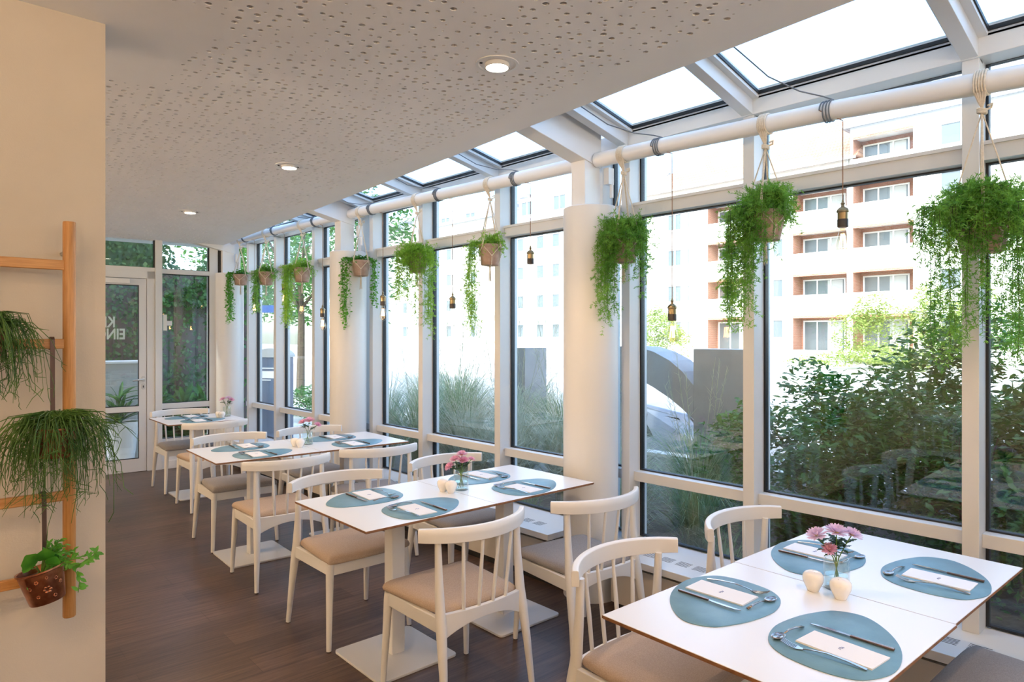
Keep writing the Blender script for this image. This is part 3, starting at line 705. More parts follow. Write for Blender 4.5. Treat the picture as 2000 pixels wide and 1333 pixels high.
def flower(loc, tip, size, pm, label, group, leaves=3, petn=3):
    t = thing('chrysanthemum', label, 'flower', loc, group=group)
    tip = Vector(tip); b0 = Vector((-tip.x*.25, -tip.y*.25, .010)); mid = Vector((tip.x*.16, tip.y*.16, .10))
    m1 = b0.lerp(mid, .5); path = [b0, m1, mid, mid.lerp(tip, .5)+Vector((0, 0, .004)), tip]
    MB().tube(path, .0017, 7).build('stem', M['stemg'], t, smooth=True)
    d = (tip-mid).normalized()*.6+Vector((0, 0, .5))+Vector((-.25, -.2, 0)); Q = frame_to(d)
    p = MB()
    for L in range(petn):
        n = 19-2*L; tilt = .25+.42*L; ln = size*1.15*(1-.16*L)
        for k in range(n):
            a = 2*pi*(k+FRr.uniform(-.2, .2)+.5*L)/n; tl = tilt+FRr.uniform(-.12, .12)
            ra = Vector((cos(a), sin(a), 0)); si = Vector((-sin(a), cos(a), 0)); up = Vector((0, 0, 1))
            vs = []
            for s_, w_ in ((.12, .045), (.45, .11), (.8, .12), (1.0, .03)):
                c = ra*(ln*s_*cos(tl*(.7+.3*s_)))+up*(ln*s_*sin(tl)*1.0); vs += [c-si*ln*w_, c+up*(-ln*.03), c+si*ln*w_]
            p.add([tip+Q @ v for v in vs], [(q*3+r, q*3+r+1, q*3+r+4, q*3+r+3) for q in range(3) for r in range(2)])
    p.build('petals', pm, t, smooth='all')
    c = MB(); c.lathe([(0, -.004), (size*.20, -.001), (size*.2, size*.1), (0, size*.16)], 12, cap=False, mtx=Q); c.v = [tuple(Vector(v)+tip) for v in c.v]; c.build('flower_centre', M['flowerc'], t, smooth=True)
    lf = MB()
    for k in range(leaves):
        f_ = .45+.5*k/max(1, leaves); base = path[2].lerp(tip, f_*.8); a = FRr.uniform(0, 2*pi); o = Vector((cos(a), sin(a), FRr.uniform(.1, .9))).normalized(); si = o.cross(Vector((0, 0, 1))).normalized(); ln = size*FRr.uniform(1.0, 1.5)
        ws = [(.0, .04), (.2, .20), (.3, .10), (.45, .30), (.55, .14), (.7, .26), (.8, .10), (1, .02)]
        vs = []
        for s_, w_ in ws:
            c = base+o*ln*s_-Vector((0, 0, ln*.25*s_*s_)); vs += [c-si*ln*w_, c+Vector((0, 0, -.002)), c+si*ln*w_]
        lf.add(vs, [(q*3+r, q*3+r+1, q*3+r+4, q*3+r+3) for q in range(len(ws)-1) for r in range(2)])
    lf.build('leaves', M['leafd'], t)
    return t
FL = [[((-.045, .045, .172), .030, 'petal2', 'pale pink chrysanthemum at the left of the nearest vase'), ((.0, .0, .183), .034, 'petal2', 'fullest lilac chrysanthemum, in the middle of the nearest vase'),
       ((.035, -.035, .175), .030, 'petal2', 'lilac chrysanthemum at the right of the nearest vase'), ((-.030, .01, .130), .024, 'petal', 'low pink chrysanthemum bud drooping left of the nearest vase')],
      [((-.035, .01, .165), .027, 'petal', 'pink chrysanthemum left of centre on the second table'), ((.005, .0, .188), .028, 'petal', 'topmost pink chrysanthemum on the second table'), ((.0, -.02, .158), .028, 'petal', 'pink chrysanthemum facing us on the second table'),
       ((-.055, .03, .125), .027, 'petal', 'lowest pink chrysanthemum at the left on the second table'), ((.05, -.025, .160), .020, 'petal', 'small pink chrysanthemum at the right on the second table')],
      [((-.03, .02, .165), .034, 'petal', 'pink chrysanthemum at the left of the third table bunch'), ((.01, -.01, .178), .038, 'petal', 'fullest pink chrysanthemum on the third table'), ((.06, -.04, .145), .028, 'petal', 'pale pink chrysanthemum leaning right on the third table')],
      [((-.03, .03, .170), .033, 'petal', 'pink chrysanthemum at the left on the farthest table'), ((.01, -.01, .185), .030, 'petal2', 'pink chrysanthemum at the top on the farthest table'), ((.035, -.03, .165), .030, 'petal', 'pink chrysanthemum at the right on the farthest table')]]
for i, fl in enumerate(FL):
    for tip, s_, pm, lab in fl:
        flower(tp(i, *VPOS[i], ZT), tip, s_, M[pm], lab, 'pink chrysanthemums on the %s table' % NM[i], leaves=9 if i == 0 else 6)

# a further table in the part of the room left of the camera (seen mirrored in the glass)
xt = copy_tree(tproto, (-1.75, 2.35, 0), 0, 'white table in the left part of the room, out of frame')
for y, lab in ((2.0, 'white chair at the table in the left part of the room, out of frame'),): copy_tree(cbeige, (-.86, y, 0), -pi/2, lab)
# ================================================================ HANGING PLANTS
G = random.Random(21)
LF = Vector((-.732, .681, 0)); TC = Vector((-.681, -.732, 0))     # towards the left of the room view, towards the room
def az(a): a = radians(a); return LF*cos(a)+TC*sin(a)
def smooth_path(p0, out, r_out, drop, n=14, wob=.012, rise=.03):
    pts = []; wx, wy = G.uniform(-1, 1), G.uniform(-1, 1)
    tot = r_out+drop
    for i in range(n+1):
        s_ = i/n*tot
        if s_ < r_out: q = s_/r_out; p = p0+out*(r_out*sin(q*pi/2))+Vector((0, 0, rise*sin(q*pi*.9)))
        else: p = p0+out*r_out+Vector((0, 0, -(s_-r_out)))
        k = i/n; p = p+Vector((wx*sin(k*5+1), wy*sin(k*4+2), 0))*wob*k*2
        pts.append(p)
    return pts
def needles(lm, p, d, ln, wd, n, spread=1.0):
    for _ in range(n):
        v = Vector((G.gauss(0, 1), G.gauss(0, 1), G.gauss(0, 1))).normalized()*spread+d*.9
        v.normalize(); v *= ln*G.uniform(.6, 1.15); s_ = v.cross(Vector((G.uniform(-1, 1), G.uniform(-1, 1), .3))).normalized()*wd
        b0 = p+v*.05; lm.add([b0-s_*.6, b0+s_*.6, p+v*.6+s_, p+v, p+v*.6-s_], [(0, 1, 2, 3, 4)])
def fern_strand(sm, lm, pts, dens=1.0, nl=.017, br=.048, nw=.0015, fade=False):
    sm.tube(pts, [.0009]*(len(pts)-1)+[.0005], 4)
    L = 0
    for a, b in zip(pts, pts[1:]):
        seg = (b-a); m_ = max(1, int(seg.length/.013*dens)); d = seg.normalized()
        for k in range(m_):
            p = a+seg*((k+G.random())/m_)
            s_ = Vector((G.gauss(0, 1), G.gauss(0, 1), G.gauss(-.5, .6))).normalized(); e = p+(s_+d*.6)*br*G.uniform(.4, 1.1)
            needles(lm, p, d, nl, nw, 3)
            if G.random() < .75:
                h = (p+e)/2; dd = (e-p).normalized()
                lm.add([p-d*.0005, p+d*.0005, e], [(0, 1, 2)])
                needles(lm, h, dd, nl, nw, 4); needles(lm, e, dd, nl, nw, 7); needles(lm, p.lerp(e, .75), dd, nl, nw, 3)
def button_strand(sm, lm, pts, dens=1.0, r=.0115):
    sm.tube(pts, .0011, 4)
    for a, b in zip(pts, pts[1:]):
        seg = b-a; m_ = max(1, int(seg.length/.011*dens))
        for k in range(m_):
            p = a+seg*((k+G.random())/m_); v = Vector((G.gauss(0, 1), G.gauss(0, 1), G.gauss(-.2, .5))).normalized(); c = p+v*.013
            n_ = (Vector((G.gauss(0, .6), G.gauss(0, .6), 1))).normalized(); s_ = v.cross(n_).normalized(); u_ = v; rr = r*G.uniform(.7, 1.15)
            lm.add([c-u_*rr, c-u_*rr*.3+s_*rr*.85-n_*.001, c+u_*rr*.6+s_*rr*.6-n_*.002, c+u_*rr*1.1-n_*.003, c+u_*rr*.6-s_*rr*.6-n_*.002, c-u_*rr*.3-s_*rr*.85-n_*.001, c], [(0, 1, 6), (1, 2, 6), (2, 3, 6), (3, 4, 6), (4, 5, 6), (5, 0, 6)])
def macrame(y, zrim, rt, rb, h, label):
    zp = pz(y); t = thing('macrame_hanger', label, 'plant hanger', (XP, y, 0), group='knotted rope hangers on the pipe')
    w_ = MB()
    for k in range(5):
        yy = -.018+.009*k; w_.tube([(cos(a_)*(RP+.0045), yy+.002*sin(a_*2), zp+sin(a_)*(RP+.0045)) for a_ in [2*pi*q/24 for q in range(25)]], .0045, 6, cap=False)
    for k in range(5): w_.tube([(-.03+.0, -.018+.009*k, zp-RP+.003), (-.012, (-.018+.009*k)*.5, zp-RP-.03), (0, 0, zp-RP-.055)], .0045, 6)
    w_.build('pipe_loops', M['rope'], t, smooth=True)
    zk = zp-RP-.06
    k_ = MB()
    for k in range(3): k_.tube([(cos(a_)*.014, sin(a_)*.014, zk-.006*k+.004*sin(a_)) for a_ in [2*pi*q/16 for q in range(17)]], .0055, 6, cap=False)
    k_.tube([(.012, -.01, zk), (.022, -.026, zk+.008), (.016, -.03, zk+.02), (.0, -.02, zk+.012)], .0045, 6)
    k_.build('knot', M['rope'], t, smooth=True)
    nets = [45, 135, 225, 315]
    for a_ in nets:
        o = az(a_+12); s_ = o.cross(Vector((0, 0, 1)))*.004; m_ = MB()
        for q in (-1, 1): m_.tube([Vector((0, 0, zk-.01))+s_*q*.3, o*(rt+.008)*.5+Vector((0, 0, (zk+zrim)/2))+s_*q*.6, o*(rt+.006)+Vector((0, 0, zrim+.005))+s_*q, o*(rt+.005)+Vector((0, 0, zrim-.012))+s_*q*.2], .0026, 6)
        m_.build('cord', M['rope'], t, smooth=True)
    n_ = MB()
    for k, a_ in enumerate(nets):
        o0 = az(a_+12); zr_ = zrim-.012
        for sgn in (-1, 1):
            o1 = az(a_+12+sgn*45); zm = zrim-h*.58; rm = rt+(rb-rt)*.58+.007; zq = zrim-h-.004
            om = (o0+o1).normalized(); rm2 = rt+(rb-rt)*.3+.006
            n_.tube([o0*(rt+.005)+Vector((0, 0, zr_)), om*rm2+Vector((0, 0, zrim-h*.32)), o1*rm+Vector((0, 0, zm)), o1*(rb+.004)+Vector((0, 0, zq+.004)), o1*.01+Vector((0, 0, zq-.004))], .0026, 6)
        kn = az(a_+57)*(rt+(rb-rt)*.58+.007); n_.lathe([(0, -.007), (.006, 0), (0, .007)], 8, (kn.x, kn.y, zrim-h*.58), cap=False)
    n_.build('net', M['rope'], t, smooth=True)
    tz = zrim-h-.006; ts = MB()
    ts.lathe([(.006, .004), (.009, -.004), (.006, -.012)], 10, (0, 0, tz))
    for k in range(9):
        a_ = 2*pi*k/9; ts.tube([(.003*cos(a_), .003*sin(a_), tz-.008), (.006*cos(a_), .006*sin(a_), tz-.05), (.009*cos(a_)+G.uniform(-.003, .003), .009*sin(a_), tz-.10-G.uniform(0, .02))], .002, 5)
    ts.build('tassel', M['rope'], t, smooth=True)
def potted(y, zrim, rt, rb, h, kind, strands, bush, label, fm, name='hanging_plant'):
    z0 = zrim-h; t = thing(name, label, 'hanging plant', (XP, y, z0), group=None)
    MB().lathe([(0, 0), (rb, 0), (rb+.002, .004), (rt-.003, h-.02), (rt, h-.018), (rt+.001, h), (rt-.007, h), (rt-.009, h-.02), (0, h-.022)], 36, cap=False).build('pot', M['terra'], t, smooth=True)
    MB().lathe([(0, h-.012), (rt-.0095, h-.018)], 24, cap=False).build('soil', M['soil'], t)
    sm, lm = MB(), MB(); top = Vector((0, 0, h-.01))
    nb, br_, bh = bush
    for _ in range(nb):
        a_ = G.uniform(0, 360); o = az(a_); r_ = br_*G.uniform(.5, 1.1); e = top+o*r_+Vector((0, 0, G.uniform(-.06, bh))); mpt = top+o*r_*.5+Vector((0, 0, G.uniform(.4, 1)*bh))
        if kind == 'button': button_strand(sm, lm, [top, mpt, e], .8)
        else: fern_strand(sm, lm, [top, mpt, e], 1.0, nl=.02 if kind == 'fern' else .018)
    for a0, sp, r0, r1, d0, d1, cnt in strands:
        for _ in range(cnt):
            o = az(a0+G.uniform(-sp, sp)); rr = G.uniform(r0, r1); dd = G.uniform(d0, d1)
            pts = smooth_path(top+o*.02, o, rr, dd, 14, .010)
            if kind == 'button': button_strand(sm, lm, pts)
            else: fern_strand(sm, lm, pts, 1.25, nl=.020)
    sm.build('stems', M['stemb'] if kind == 'fern' else M['stemg'], t)
    lm.build('foliage', M[fm], t)
    return t
PL = [  # y, zrim, rt, rb, h, kind, strands, bush, material, label
 (8.24, 2.32, .088, .062, .125, 'button', [(10, 50, .10, .17, .40, .60, 16)], (26, .10, .07), 'button', 'small-leaved trailing plant hanging farthest away, beside the door wall'),
 (7.491, 2.30, .088, .062, .145, 'fern', [(5, 40, .08, .15, .30, .50, 9)], (40, .11, .08), 'fern', 'feathery hanging plant second from the door wall'),
 (6.597, 2.28, .088, .062, .145, 'lime', [(5, 35, .09, .17, .35, .58, 16)], (46, .12, .09), 'lime', 'bright lime hanging fern third from the door wall'),
 (5.419, 2.26, .084, .060, .140, 'button', [(0, 45, .09, .16, .45, .62, 15), (185, 35, .09, .13, .30, .42, 9)], (30, .10, .06), 'button', 'trailing plant with round leaves hanging in front of the farther round column'),
 (4.536, 2.24, .088, .060, .150, 'lime', [(140, 60, .08, .11, .40, .68, 8), (30, 40, .10, .17, .25, .40, 8), (90, 60, .09, .12, .08, .2, 10)], (90, .15, .10), 'lime', 'bushy lime green hanging fern, first one right of the farther round column'),
 (3.638, 2.226, .084, .058, .146, 'lime', [(0, 22, .09, .14, .40, .62, 9)], (40, .10, .09), 'lime', 'hanging fern in a bare clay pot whose thin strands trail left'),
 (2.448, 2.15, .092, .064, .145, 'fern', [(10, 55, .08, .17, .30, .50, 17), (80, 55, .10, .14, .06, .25, 18), (180, 30, .10, .14, .18, .32, 3)], (190, .14, .12), 'fern', 'dark green feathery plant hanging just right of the nearer round column'),
 (1.580, 2.185, .094, .066, .140, 'fern', [(8, 35, .10, .18, .36, .55, 17), (50, 35, .10, .14, .06, .25, 15), (60, 25, .10, .13, .3, .4, 4)], (150, .13, .13), 'fern', 'second hanging plant from the right, its clay pot showing at the right side'),
 (.687, 2.062, .100, .072, .155, 'fern', [(20, 45, .10, .17, .30, .58, 11), (160, 40, .09, .14, .35, .60, 9), (5, 25, .16, .27, .05, .2, 14), (70, 50, .11, .15, .05, .2, 15)], (200, .15, .12), 'fern', 'largest hanging plant, nearest to the camera at the right edge')]
hl = ['rope plant hanger farthest away, by the door wall', 'rope plant hanger second from the door wall', 'rope plant hanger third from the door wall', 'rope plant hanger in front of the farther round column',
      'rope plant hanger holding the bushy lime fern', 'rope plant hanger with its net clear around a bare clay pot', 'rope plant hanger just right of the nearer round column', 'rope plant hanger second from the right', 'rope plant hanger nearest to the camera at the right edge']
for (y, zr_, rt, rb, h, kind, st, bu, fm, lab), hlab in zip(PL, hl):
    macrame(y, zr_, rt, rb, h, hlab); potted(y, zr_, rt, rb, h, kind, st, bu, lab, fm)

# ================================================================ PENDANT BULBS
PD = [(1.267, 1.215, 2.156, 'pendant bulb nearest to the camera, over the nearest table'), (2.192, 2.116, 1.749, 'lowest hanging pendant bulb, first one right of the nearer round column'), (3.356, 3.226, 2.147, 'pendant bulb just left of the nearer round column'),
      (4.233, 4.071, 1.875, 'pendant bulb between the lime fern and the bare clay pot'), (5.218, 5.05, 1.93, 'pendant bulb first right of the farther round column'), (6.292, 6.151, 1.852, 'pendant bulb first left of the farther round column'),
      (7.259, 7.024, 2.14, 'pendant bulb between the two middle hanging plants of the far bay'), (8.082, 7.823, 2.06, 'farthest pendant bulb, half behind a hanging plant')]
for yw, yd, zs, lab in PD:
    t = thing('pendant_lamp', lab, 'pendant lamp', (XP, yd, zs), group='bare bulb pendants on the pipe')
    zp = pz(yw); c = MB(); o = yw-yd; rw = RP+.0035
    pts = []
    n = 24*3+6
    for q in range(n+1):
        a_ = pi/2+2*pi*q/24; pts.append((cos(a_)*rw, o-.012-.0*q+.014*q/24, zp-zs+sin(a_)*rw))
    c.tube(pts, .0032, 6)
    # feed cable from the ceiling edge, sagging to the pipe
    xs = YE(yw+.2)+.03; s0 = Vector((xs-XP, o+.22, 2.86-zs)); s1 = Vector((0, o-.012, zp-zs+rw))
    c.tube([s0, s0.lerp(s1, .25)+Vector((0, 0, -.035)), s0.lerp(s1, .5)+Vector((0, .02, -.052)), s0.lerp(s1, .75)+Vector((0, .02, -.035)), s0.lerp(s1, .93)+Vector((0, .01, -.004)), s1], .0030, 6)
    c.build('cable', M['cord'], t, smooth=True)
    d_ = MB(); e = pts[-1]; d_.tube([e, (-.0, min(0.0, e[1])*0+.0, zp-zs-RP-.012), (0, 0, zp-zs-RP-.05), (0, 0, .02)], .0023, 6); d_.build('drop_cord', M['cordb'], t, smooth=True)
    MB().lathe([(.0, .034), (.004, .033), (.005, .024), (.010, .018), (.006, .012), (.008, .004), (.020, -.004), (.026, -.014), (.026, -.020), (.022, -.024), (.022, -.055), (.0, -.055)], 24, cap=False).build('socket', M['brass'], t, smooth=True)
    MB().lathe([(.0225, -.053), (.0235, -.056), (.0235, -.086), (.020, -.090), (0, -.090)], 24, cap=False).build('socket_ring', M['bakelite'], t, smooth=True)
    MB().lathe([(.013, -.088), (.015, -.105), (.024, -.140), (.032, -.172), (.033, -.185), (.028, -.205), (.016, -.220), (.006, -.2255), (0, -.226)], 28, cap=False).build('bulb', M['bulb'], t, smooth='all')
    f = MB()
    for k in range(5):
        a0, a1 = 2*pi*k/5, 2*pi*(k+.5)/5
        f.tube([(.008*cos(a0), .008*sin(a0), -.118), (.015*cos(a0), .015*sin(a0), -.178), (.015*cos(a1), .015*sin(a1), -.182), (.008*cos(a1), .008*sin(a1), -.120)], .0006, 5)
    f.build('filament', M['filament'], t)
    MB().tube([(0, 0, -.09), (0, 0, -.14)], [.005, .002], 8).build('glass_stem', M['bulb'], t)

# ================================================================ LADDER AND WALL PLANTS
t = thing('wall_ladder', 'bamboo ladder mounted on the plaster wall, hung with plants', 'ladder', (0, 2.66, 0))
MB().tube([(.454, 0, .638), (.454, 0, .642), (.454, 0, 1.953), (.454, 0, 1.957)], [.017, .019, .019, .018], 28).build('rail', M['bamboo'], t, smooth=True)
MB().tube([(-.06, 0, .638), (-.06, 0, .642), (-.06, 0, 1.953), (-.06, 0, 1.957)], [.017, .019, .019, .018], 28).build('rail', M['bamboo'], t, smooth=True)
for z in (1.811, 1.550, 1.045, .785): MB().box(-.05, -.009, z-.0165, .444, .009, z+.0165).build('rung', M['bambooh'], t, bev=.003)
for z in (1.86, .74):
    for x in (.454, -.06): MB().tube([(x, .01, z), (x, .12, z)], .008, 10).build('wall_mount', M['steel3'], t)
def strap_hook(x, y, ztop, zend, lab, back=.062):
    # flat strap hooked over a rung, running down to the pot's back rim
    yr = 2.66-y
    m_ = MB(); m_.sweep([(0, yr+.012, ztop-.012), (0, yr+.013, ztop+.006), (0, yr, ztop+.020), (0, yr-.014, ztop+.008), (0, yr-.022, ztop-.03), (0, back+.004, (ztop+zend)/2), (0, back, zend+.02), (0, back-.002, zend-.02)], [(-.0065, -.0012), (.0065, -.0012), (.0065, .0012), (-.0065, .0012)], up=Vector((1, 0, 0)) if False else Vector((0, .001, 1)))
    return m_
def flat_strap(path, w_, name, mt, parent):
    m_ = MB(); vs = []; fs = []
    for i, (y, z) in enumerate(path):
        a = Vector(path[max(i-1, 0)]); b = Vector(path[min(i+1, len(path)-1)]); d = (b-a).normalized(); nrm = Vector((-d.y, d.x))*.0014
        for x, s_ in ((-w_, -1), (w_, -1), (w_, 1), (-w_, 1)): vs.append((x, y+nrm.x*s_, z+nrm.y*s_))
    n = len(path); fs = [(i*4+j, i*4+(j+1) % 4, (i+1)*4+(j+1) % 4, (i+1)*4+j) for i in range(n-1) for j in range(4)]+[(3, 2, 1, 0), ((n-1)*4, (n-1)*4+1, (n-1)*4+2, (n-1)*4+3)]
    m_.add(vs, fs); return m_.build(name, mt, parent, smooth=True)
def hookpath(y, ztop, zend, back):
    yr = 2.66-y
    return [(yr+.014, ztop-.02), (yr+.014, ztop+.010), (yr+.008, ztop+.021), (yr-.004, ztop+.022), (yr-.012, ztop+.014), (yr-.014, ztop-.01), (back+.006, (ztop*.4+zend*.6)), (back+.001, zend+.01), (back, zend-.02)]
def rush_plant(x, y, zr_, rt, h, ztop, label, n=300, rad=.16, drop=.22, long_=()):
    t = thing('rush_cactus', label, 'potted plant', (x, y, 0))
    z0 = zr_-h
    MB().lathe([(0, z0), (rt*.72, z0), (rt*.74, z0+.004), (rt-.004, zr_-.006), (rt, zr_-.004), (rt, zr_), (rt-.004, zr_), (rt-.006, zr_-.01), (0, zr_-.012)], 32, cap=False).build('pot', M['copper'], t, smooth=True)
    flat_strap(hookpath(y, ztop, zr_, rt), .0065, 'hook_strap', M['strap'], t)
    m_ = MB()
    for k in range(n):
        a_ = G.uniform(0, 2*pi); o = Vector((cos(a_), sin(a_), 0)); o.y *= .75 if o.y < 0 else .45
        r_ = rad*G.uniform(.25, 1.05); dp = drop*G.uniform(-.1, 1.0)*G.random()**.3; hh = G.uniform(.02, .075)
        p0 = Vector((G.uniform(-.4, .4)*rt, G.uniform(-.4, .4)*rt, zr_-.008)); side = Vector((G.gauss(0, .01), G.gauss(0, .008), 0))
        p1 = p0+o*r_*.35+Vector((0, 0, hh*.85)); p2 = p0+o*r_*.75+Vector((0, 0, hh*.75))+side; p3 = p0+o*r_+Vector((0, 0, hh*.3-dp*.4))+side*2; p4 = p0+o*r_*1.07+Vector((0, 0, hh*.1-dp))+side*3
        if zr_+hh*.1-dp < .3: continue
        for pt in (p3, p4): pt.y = min(pt.y, 2.775-y)
        m_.tube([p0, p1, p2, p3, p4], [.0014, .0014, .0013, .0011, .0007], 4)
        for _ in range(2):
            b = p3 if G.random() < .5 else p4; e = b+Vector((G.gauss(0, .022), G.gauss(0, .015), -abs(G.gauss(0, .035)))); e.y = min(e.y, 2.775-y)
            m_.tube([b, (b+e)/2+Vector((G.gauss(0, .004), 0, 0)), e], [.0011, .001, .0006], 4)
    for pts in long_: m_.tube([Vector(p)-Vector((x, y, 0)) for p in pts], .0012, 4)
    m_.build('rush_stems', M['rush'], t)
    return t
rush_plant(.405, 2.575, 1.285, .064, .095, 1.550, 'rush-like plant in a copper pot hanging in the middle of the ladder', 420, .150, .27,
           long_=[[(.41, 2.57, 1.28), (.45, 2.53, 1.2), (.40, 2.52, 1.08), (.375, 2.53, .98), (.372, 2.54, .90)], [(.42, 2.57, 1.28), (.52, 2.52, 1.25), (.57, 2.5, 1.16), (.575, 2.48, 1.08), (.60, 2.47, 1.055)], [(.42, 2.57, 1.28), (.5, 2.52, 1.26), (.55, 2.5, 1.18), (.55, 2.5, 1.0), (.535, 2.5, .97)]])
rush_plant(.215, 2.575, 1.60, .064, .095, 1.811, 'rush-like plant cut off by the left edge, hanging from the upper rung', 360, .14, .24)
# leafy plant in a tilted copper bucket
t = thing('leafy_potted_plant', 'small leafy plant in a tilted embossed copper bucket at the foot of the ladder', 'potted plant', (.382, 2.575, .735))
TM = Matrix.Rotation(radians(-11), 4, 'Y') @ Matrix.Rotation(radians(-6), 4, 'X')
def tl_(m_): m_.v = [tuple(TM.to_3x3() @ Vector(p)) for p in m_.v]; return m_
tl_(MB().lathe([(0, 0), (.047, 0), (.049, .003), (.063, .098), (.067, .101), (.067, .106), (.062, .105), (.046, .006), (0, .006)], 40, cap=False)).build('pot', M['copper'], t, smooth=True)
tl_(MB().lathe([(0, .088), (.0605, .085)], 24, cap=False)).build('soil', M['soil'], t)
fl = MB()
for (aa, zz, sc) in ((-88, .045, .0085), (-60, .072, .0045), (-112, .076, .0042), (-85, .083, .0035), (-118, .030, .004), (-70, .020, .004), (-45, .055, .0045), (-135, .06, .0045)):
    rr = .0485+.0145*zz/.098+.0006; a0 = radians(aa)
    for k in range(6):
        th = 2*pi*k/6; cx = sc*1.0*cos(th); cz = sc*1.0*sin(th); a1 = a0+cx/rr
        fl.lathe([(sc*.55, 0), (sc*.4, .0012), (0, .0018)], 8, (0, 0, 0), cap=False, mtx=Matrix.Rotation(a1, 3, 'Z') @ Matrix.Rotation(pi/2, 3, 'Y'))
        q = len(fl.v)-24; o = Vector((cos(a1)*rr, sin(a1)*rr, zz+cz)); fl.v[q:] = [tuple(Vector(p)+o) for p in fl.v[q:]]
tl_(fl).build('embossed_flowers', M['copper'], t, smooth=True)
flat_strap(hookpath(2.575, 1.045-.735, .105, .058), .0065, 'hook_strap', M['strap'], t)
lf, st = MB(), MB()
def leaf(lm, p, d, nrm, ln, wd, cup=.15, k=5, ser=0):
    d = d.normalized(); s_ = d.cross(nrm).normalized(); n_ = s_.cross(d); vs = []
    for i in range(k+1):
        q = i/k; w_ = wd*(sin(pi*min(.98, q*.92+.06))**.8)*(1+ser*(-1)**i); c = p+d*ln*q-n_*ln*.22*q*q; vs += [c-s_*w_+n_*w_*cup, c, c+s_*w_+n_*w_*cup]
    lm.add(vs, [(a*3+b, a*3+b+1, a*3+b+4, a*3+b+3) for a in range(k) for b in range(2)])
P0 = TM.to_3x3() @ Vector((0, 0, .088))
for dx, dz, ln in ((-.03, .045, .055), (.0, .05, .06), (.005, -.01, .05), (-.02, .0, .045), (.02, .03, .045), (-.03, .03, .05)):
    e = P0+Vector((dx, -.03, dz)); st.tube([P0, (P0+e)/2+Vector((0, 0, .01)), e], .0016, 5); leaf(lf, e, Vector((dx*4, -.4, .3 if dz > 0 else -.8)), Vector((0, -1, .3)), ln, ln*.48, .1, 6, .06)
for q in range(26):
    a_ = G.uniform(-.25, 1.0); e = P0+Vector((.02+.15*G.random()*max(.25, a_), G.uniform(-.05, .03), .035+.09*G.random()*(1-a_*.6)-.03*max(0, a_)))
    mid = P0.lerp(e, .5)+Vector((0, 0, .02)); pts = [P0, mid, e]; st.tube(pts, [.0018, .0014, .0009], 5)
    for k in range(9):
        f_ = .35+.65*k/8; p = mid.lerp(e, (f_-.35)/.65); d = Vector((G.gauss(0, 1), G.gauss(0, .8), G.gauss(.1, .8))).normalized()+(e-mid).normalized()*.8
        leaf(lf, p, d, Vector((0, -.5, 1)), G.uniform(.013, .022), .0042, .1, 3)
for pts in ([(.03, 0, 0), (.08, -.02, .01), (.10, -.03, -.03), (.095, -.03, -.075)], [(.05, -.02, .0), (.11, -.03, .02), (.135, -.03, .035), (.15, -.03, .05)]):
    pp_ = [P0+Vector(p) for p in pts]; st.tube(pp_, .0014, 5)
    for a, b in zip(pp_[1:], pp_[2:]):
        for k in range(7): leaf(lf, a.lerp(b, k/7), Vector((G.gauss(.3, 1), -.3, G.gauss(-.2, 1))), Vector((0, -1, .5)), G.uniform(.018, .028), .006, .1, 3)
lf.build('foliage', M['button'], t); st.build('stems', M['stemg'], t)
# ================================================================ OUTDOORS
X = random.Random(77)
M['soilbed'] = noisy('garden_soil', (.035, .030, .024), (.10, .09, .075), 30, .95, .6)
M['pave'] = noisy('light_paving', (.52, .51, .49), (.62, .61, .59), 3, .85)
M['road'] = noisy('asphalt', (.36, .36, .365), (.42, .42, .425), 6, .85)
M['stucco'] = mat('white_stucco', (.80, .79, .76), .9)
M['brick'], _, _ = bricky('red_brick', (.36, .13, .075), (.44, .18, .11), (.45, .36, .30), .24, .075, msize=.01)
M['brickx'], _, _ = bricky('red_brick_side', (.36, .13, .075), (.44, .18, .11), (.45, .36, .30), .24, .075, axes='xz', msize=.01)
M['tile'], _, _ = bricky('orange_roof_tiles', (.42, .24, .15), (.50, .30, .19), (.26, .14, .09), .22, .30, axes='yz', msize=.03)
M['tileg'], _, _ = bricky('grey_roof_tiles', (.34, .35, .38), (.42, .43, .46), (.2, .2, .22), .22, .30, axes='yz', msize=.03)
M['winw'] = mat('white_window_frame', (.82, .82, .82), .5)
M['wing'] = mat('far_window_glass', (.13, .16, .18), .25)
M['curt'] = mat('pale_curtain', (.55, .57, .56), .8)
M['shop'] = mat('shop_fascia', (.62, .66, .68), .6)
M['steelout'] = noisy('grey_letter_steel', (.26, .27, .28), (.31, .32, .33), 5, .5)
M['carw'] = mat('grey_car_paint', (.22, .23, .25), .28, .3)
M['carg'] = mat('car_glass', (.02, .022, .025), .08)
M['tyre'] = mat('tyre', (.02, .02, .02), .8)
M['meter'] = mat('dark_blue_panel', (.035, .075, .16), .45)
M['signb'] = mat('sign_blue', (.05, .15, .50), .5)
M['signw'] = mat('sign_white', (.85, .87, .9), .5)
M['fencew'] = noisy('dark_board_fence', (.075, .055, .042), (.12, .095, .075), 12, .8, stretch=(14, 14, .6))
M['ivy'] = leafmat('ivy_green', (.028, .09, .02), (.08, .19, .045), .3)
M['hedge'] = leafmat('shrub_green', (.022, .10, .012), (.085, .25, .03), .35)
M['hedgel'] = leafmat('light_shrub_green', (.22, .34, .07), (.42, .50, .14), .3)
M['grass'] = leafmat('straw_grass', (.36, .40, .27), (.62, .62, .46), .35)
M['grassg'] = leafmat('green_grass_blades', (.10, .22, .07), (.28, .40, .18), .35)
M['bark'] = noisy('bark', (.07, .05, .035), (.13, .10, .07), 20, .9)
M['potw'] = mat('white_planter', (.75, .76, .76), .5)
M['boxg'] = mat('grey_utility_box', (.42, .43, .42), .6)

